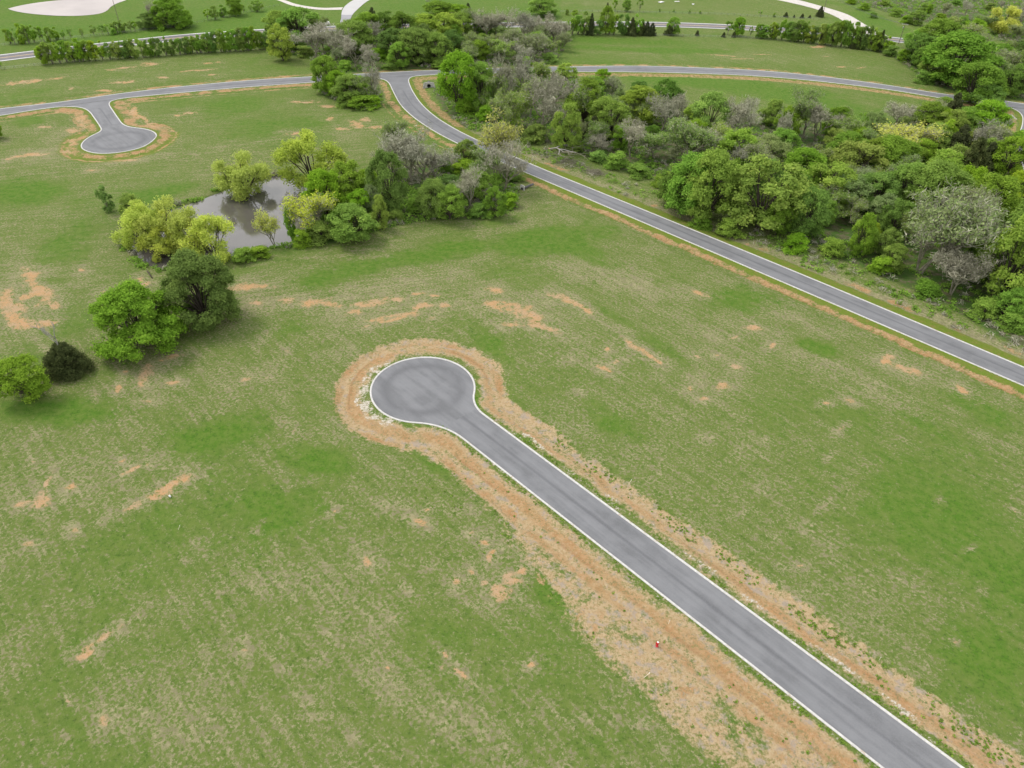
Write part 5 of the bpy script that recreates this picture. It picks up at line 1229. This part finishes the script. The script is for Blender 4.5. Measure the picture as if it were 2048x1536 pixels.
for xx in (-1.45, 1.5):
    for s_ in (-1, 1):
        m = MB(); m.lathe([(.2, -.1), (.35, -.11), (.35, .11), (.2, .1)], (xx, s_ * .86, .35), 'y', 18); o = m.build('wheel', dark_m, rt)
        m = MB(); m.lathe([(.2, -.125), (.2, .125)], (xx, s_ * .86, .35), 'y', 12); m.build('rim', galv, o)

# fallen tree, brush piles, logs
def fallen(px, py, rz, L, label, seed):
    p = at(px, py); rt = empty('fallen_tree', (p[0], p[1], p[2]), rz); tag(rt, label, 'fallen tree')
    r = np.random.default_rng(seed); out = [[] for _ in range(4)]
    branch(r, (0, 0, .3), (1, 0, .16), L * .6, .34, 0, 4, out, .9, (3, 5), .0, .3)
    sg = np.array([q for l in out[:2] for q in l]); sg[:, [2, 5]] = np.clip(abs(sg[:, [2, 5]]), .12, 3.2); tv, tf = tubes(sg, 6); link('trunk', mesh_np('fallen_trunk', tv, tf, BM['dead_bark'], True), rt)
    sg = np.array([q for l in out[2:] for q in l]); sg[:, [2, 5]] = np.clip(abs(sg[:, [2, 5]]), .1, 3.2); tv, tf = tubes(sg, 3); link('branches', mesh_np('fallen_branches', tv, tf, BM['grey_bark']), rt)
    m = MB(); m.lathe([(.1, -.9), (.3, -.35), (.33, .02)], (0, 0, .3), 'x', 9); m.build('splintered_break', plain('fresh_split_wood', (.45, .24, .11), .9, .3, 4), rt)
fallen(1100, 300, -1.0, 15, 'fallen grey tree with orange splintered break beside the main road', 4)
def brush_pile(px, py, rad, label, seed):
    p = at(px, py); r = np.random.default_rng(seed); n = 260
    a = r.normal(0, 1, (n, 3)) * np.array([rad, rad * .5, .0]); a[:, 2] = r.uniform(.05, .9, n) * np.exp(-(a[:, 0] / rad) ** 2)
    d = r.normal(0, 1, (n, 3)) * np.array([1, .8, .22]); d /= np.linalg.norm(d, axis=1)[:, None]; L = r.uniform(.8, 3.2, n)[:, None]
    sg = np.c_[a - d * L / 2, a + d * L / 2, r.uniform(.03, .09, n), r.uniform(.015, .03, n)]; sg[:, [2, 5]] = np.clip(sg[:, [2, 5]], .03, 2)
    tv, tf = tubes(sg, 4); o = link('brush_pile', mesh_np('brush_pile', tv, tf, BM['grey_bark']), None, p); o.rotation_euler = (0, 0, -.5); tag(o, label, 'brush pile', 'brush piles')
brush_pile(1140, 326, 4.2, 'long grey brush pile beside the fallen tree', 1); brush_pile(1190, 346, 2.6, 'small grey brush pile farther right than the fallen tree', 2); brush_pile(1082, 282, 2.5, 'small brush heap at the wood edge above the fallen tree', 3)
def log(px, py, L, rz, label):
    p = at(px, py); m = MB(); m.lathe([(.05, -L / 2 - .02), (.2, -L / 2), (.19, 0), (.16, L / 2), (.04, L / 2 + .02)], (0, 0, .2), 'x', 9); o = m.build('log', BM['bark'], None, True, p); o.rotation_euler = (0, 0, rz); tag(o, label, 'log')
log(300, 550, 4.2, -.9, 'dark fallen log on the near shore of the pond')
# white scraps
def scrap(px, py, L, wd, label, seed, mat=white_m, lift=.0):
    p = at(px, py); r = np.random.default_rng(seed); nx, ny = 9, 6; V = []
    for k in (0, 1):
        for i in range(nx):
            for j in range(ny): V.append(((i / (nx - 1) - .5) * L * (1 + .1 * r.normal() * (k == 0)), (j / (ny - 1) - .5) * wd, .12 + abs(math.sin(i * 1.3 + j)) * .35 + lift * i / nx - .06 * k))
    I = lambda i, j, k: k * nx * ny + i * ny + j
    F = [(I(i, j, 0), I(i + 1, j, 0), I(i + 1, j + 1, 0), I(i, j + 1, 0)) for i in range(nx - 1) for j in range(ny - 1)] + [(I(i, j + 1, 1), I(i + 1, j + 1, 1), I(i + 1, j, 1), I(i, j, 1)) for i in range(nx - 1) for j in range(ny - 1)]
    m = MB(); m.add(V, F); o = m.build('tarp_scrap', mat, None, True, p); o.rotation_euler = (0, 0, r.uniform(0, 3)); tag(o, label, 'scrap', 'white scraps')
scrap(1322, 5, 4.0, 2.4, 'larger white scrap lying in the far right field', 1); scrap(1354, 4, 3.4, 1.8, 'white scrap just right of the larger one in the far field', 2); scrap(1386, 9, 2.4, 1.3, 'smallest white scrap in the far field', 3)
scrap(340, 993, .5, .3, 'tiny white scrap beside the largest bare patch on the left', 4)
blue = plain('pale_blue_sheet', (.55, .62, .68), .5, .12, 1)
scrap(981, 92, 5.0, 3.0, 'pale bluish sheet lying among bare trees behind the cross road', 5, blue, 1.2)
print('trees', len(TREES))
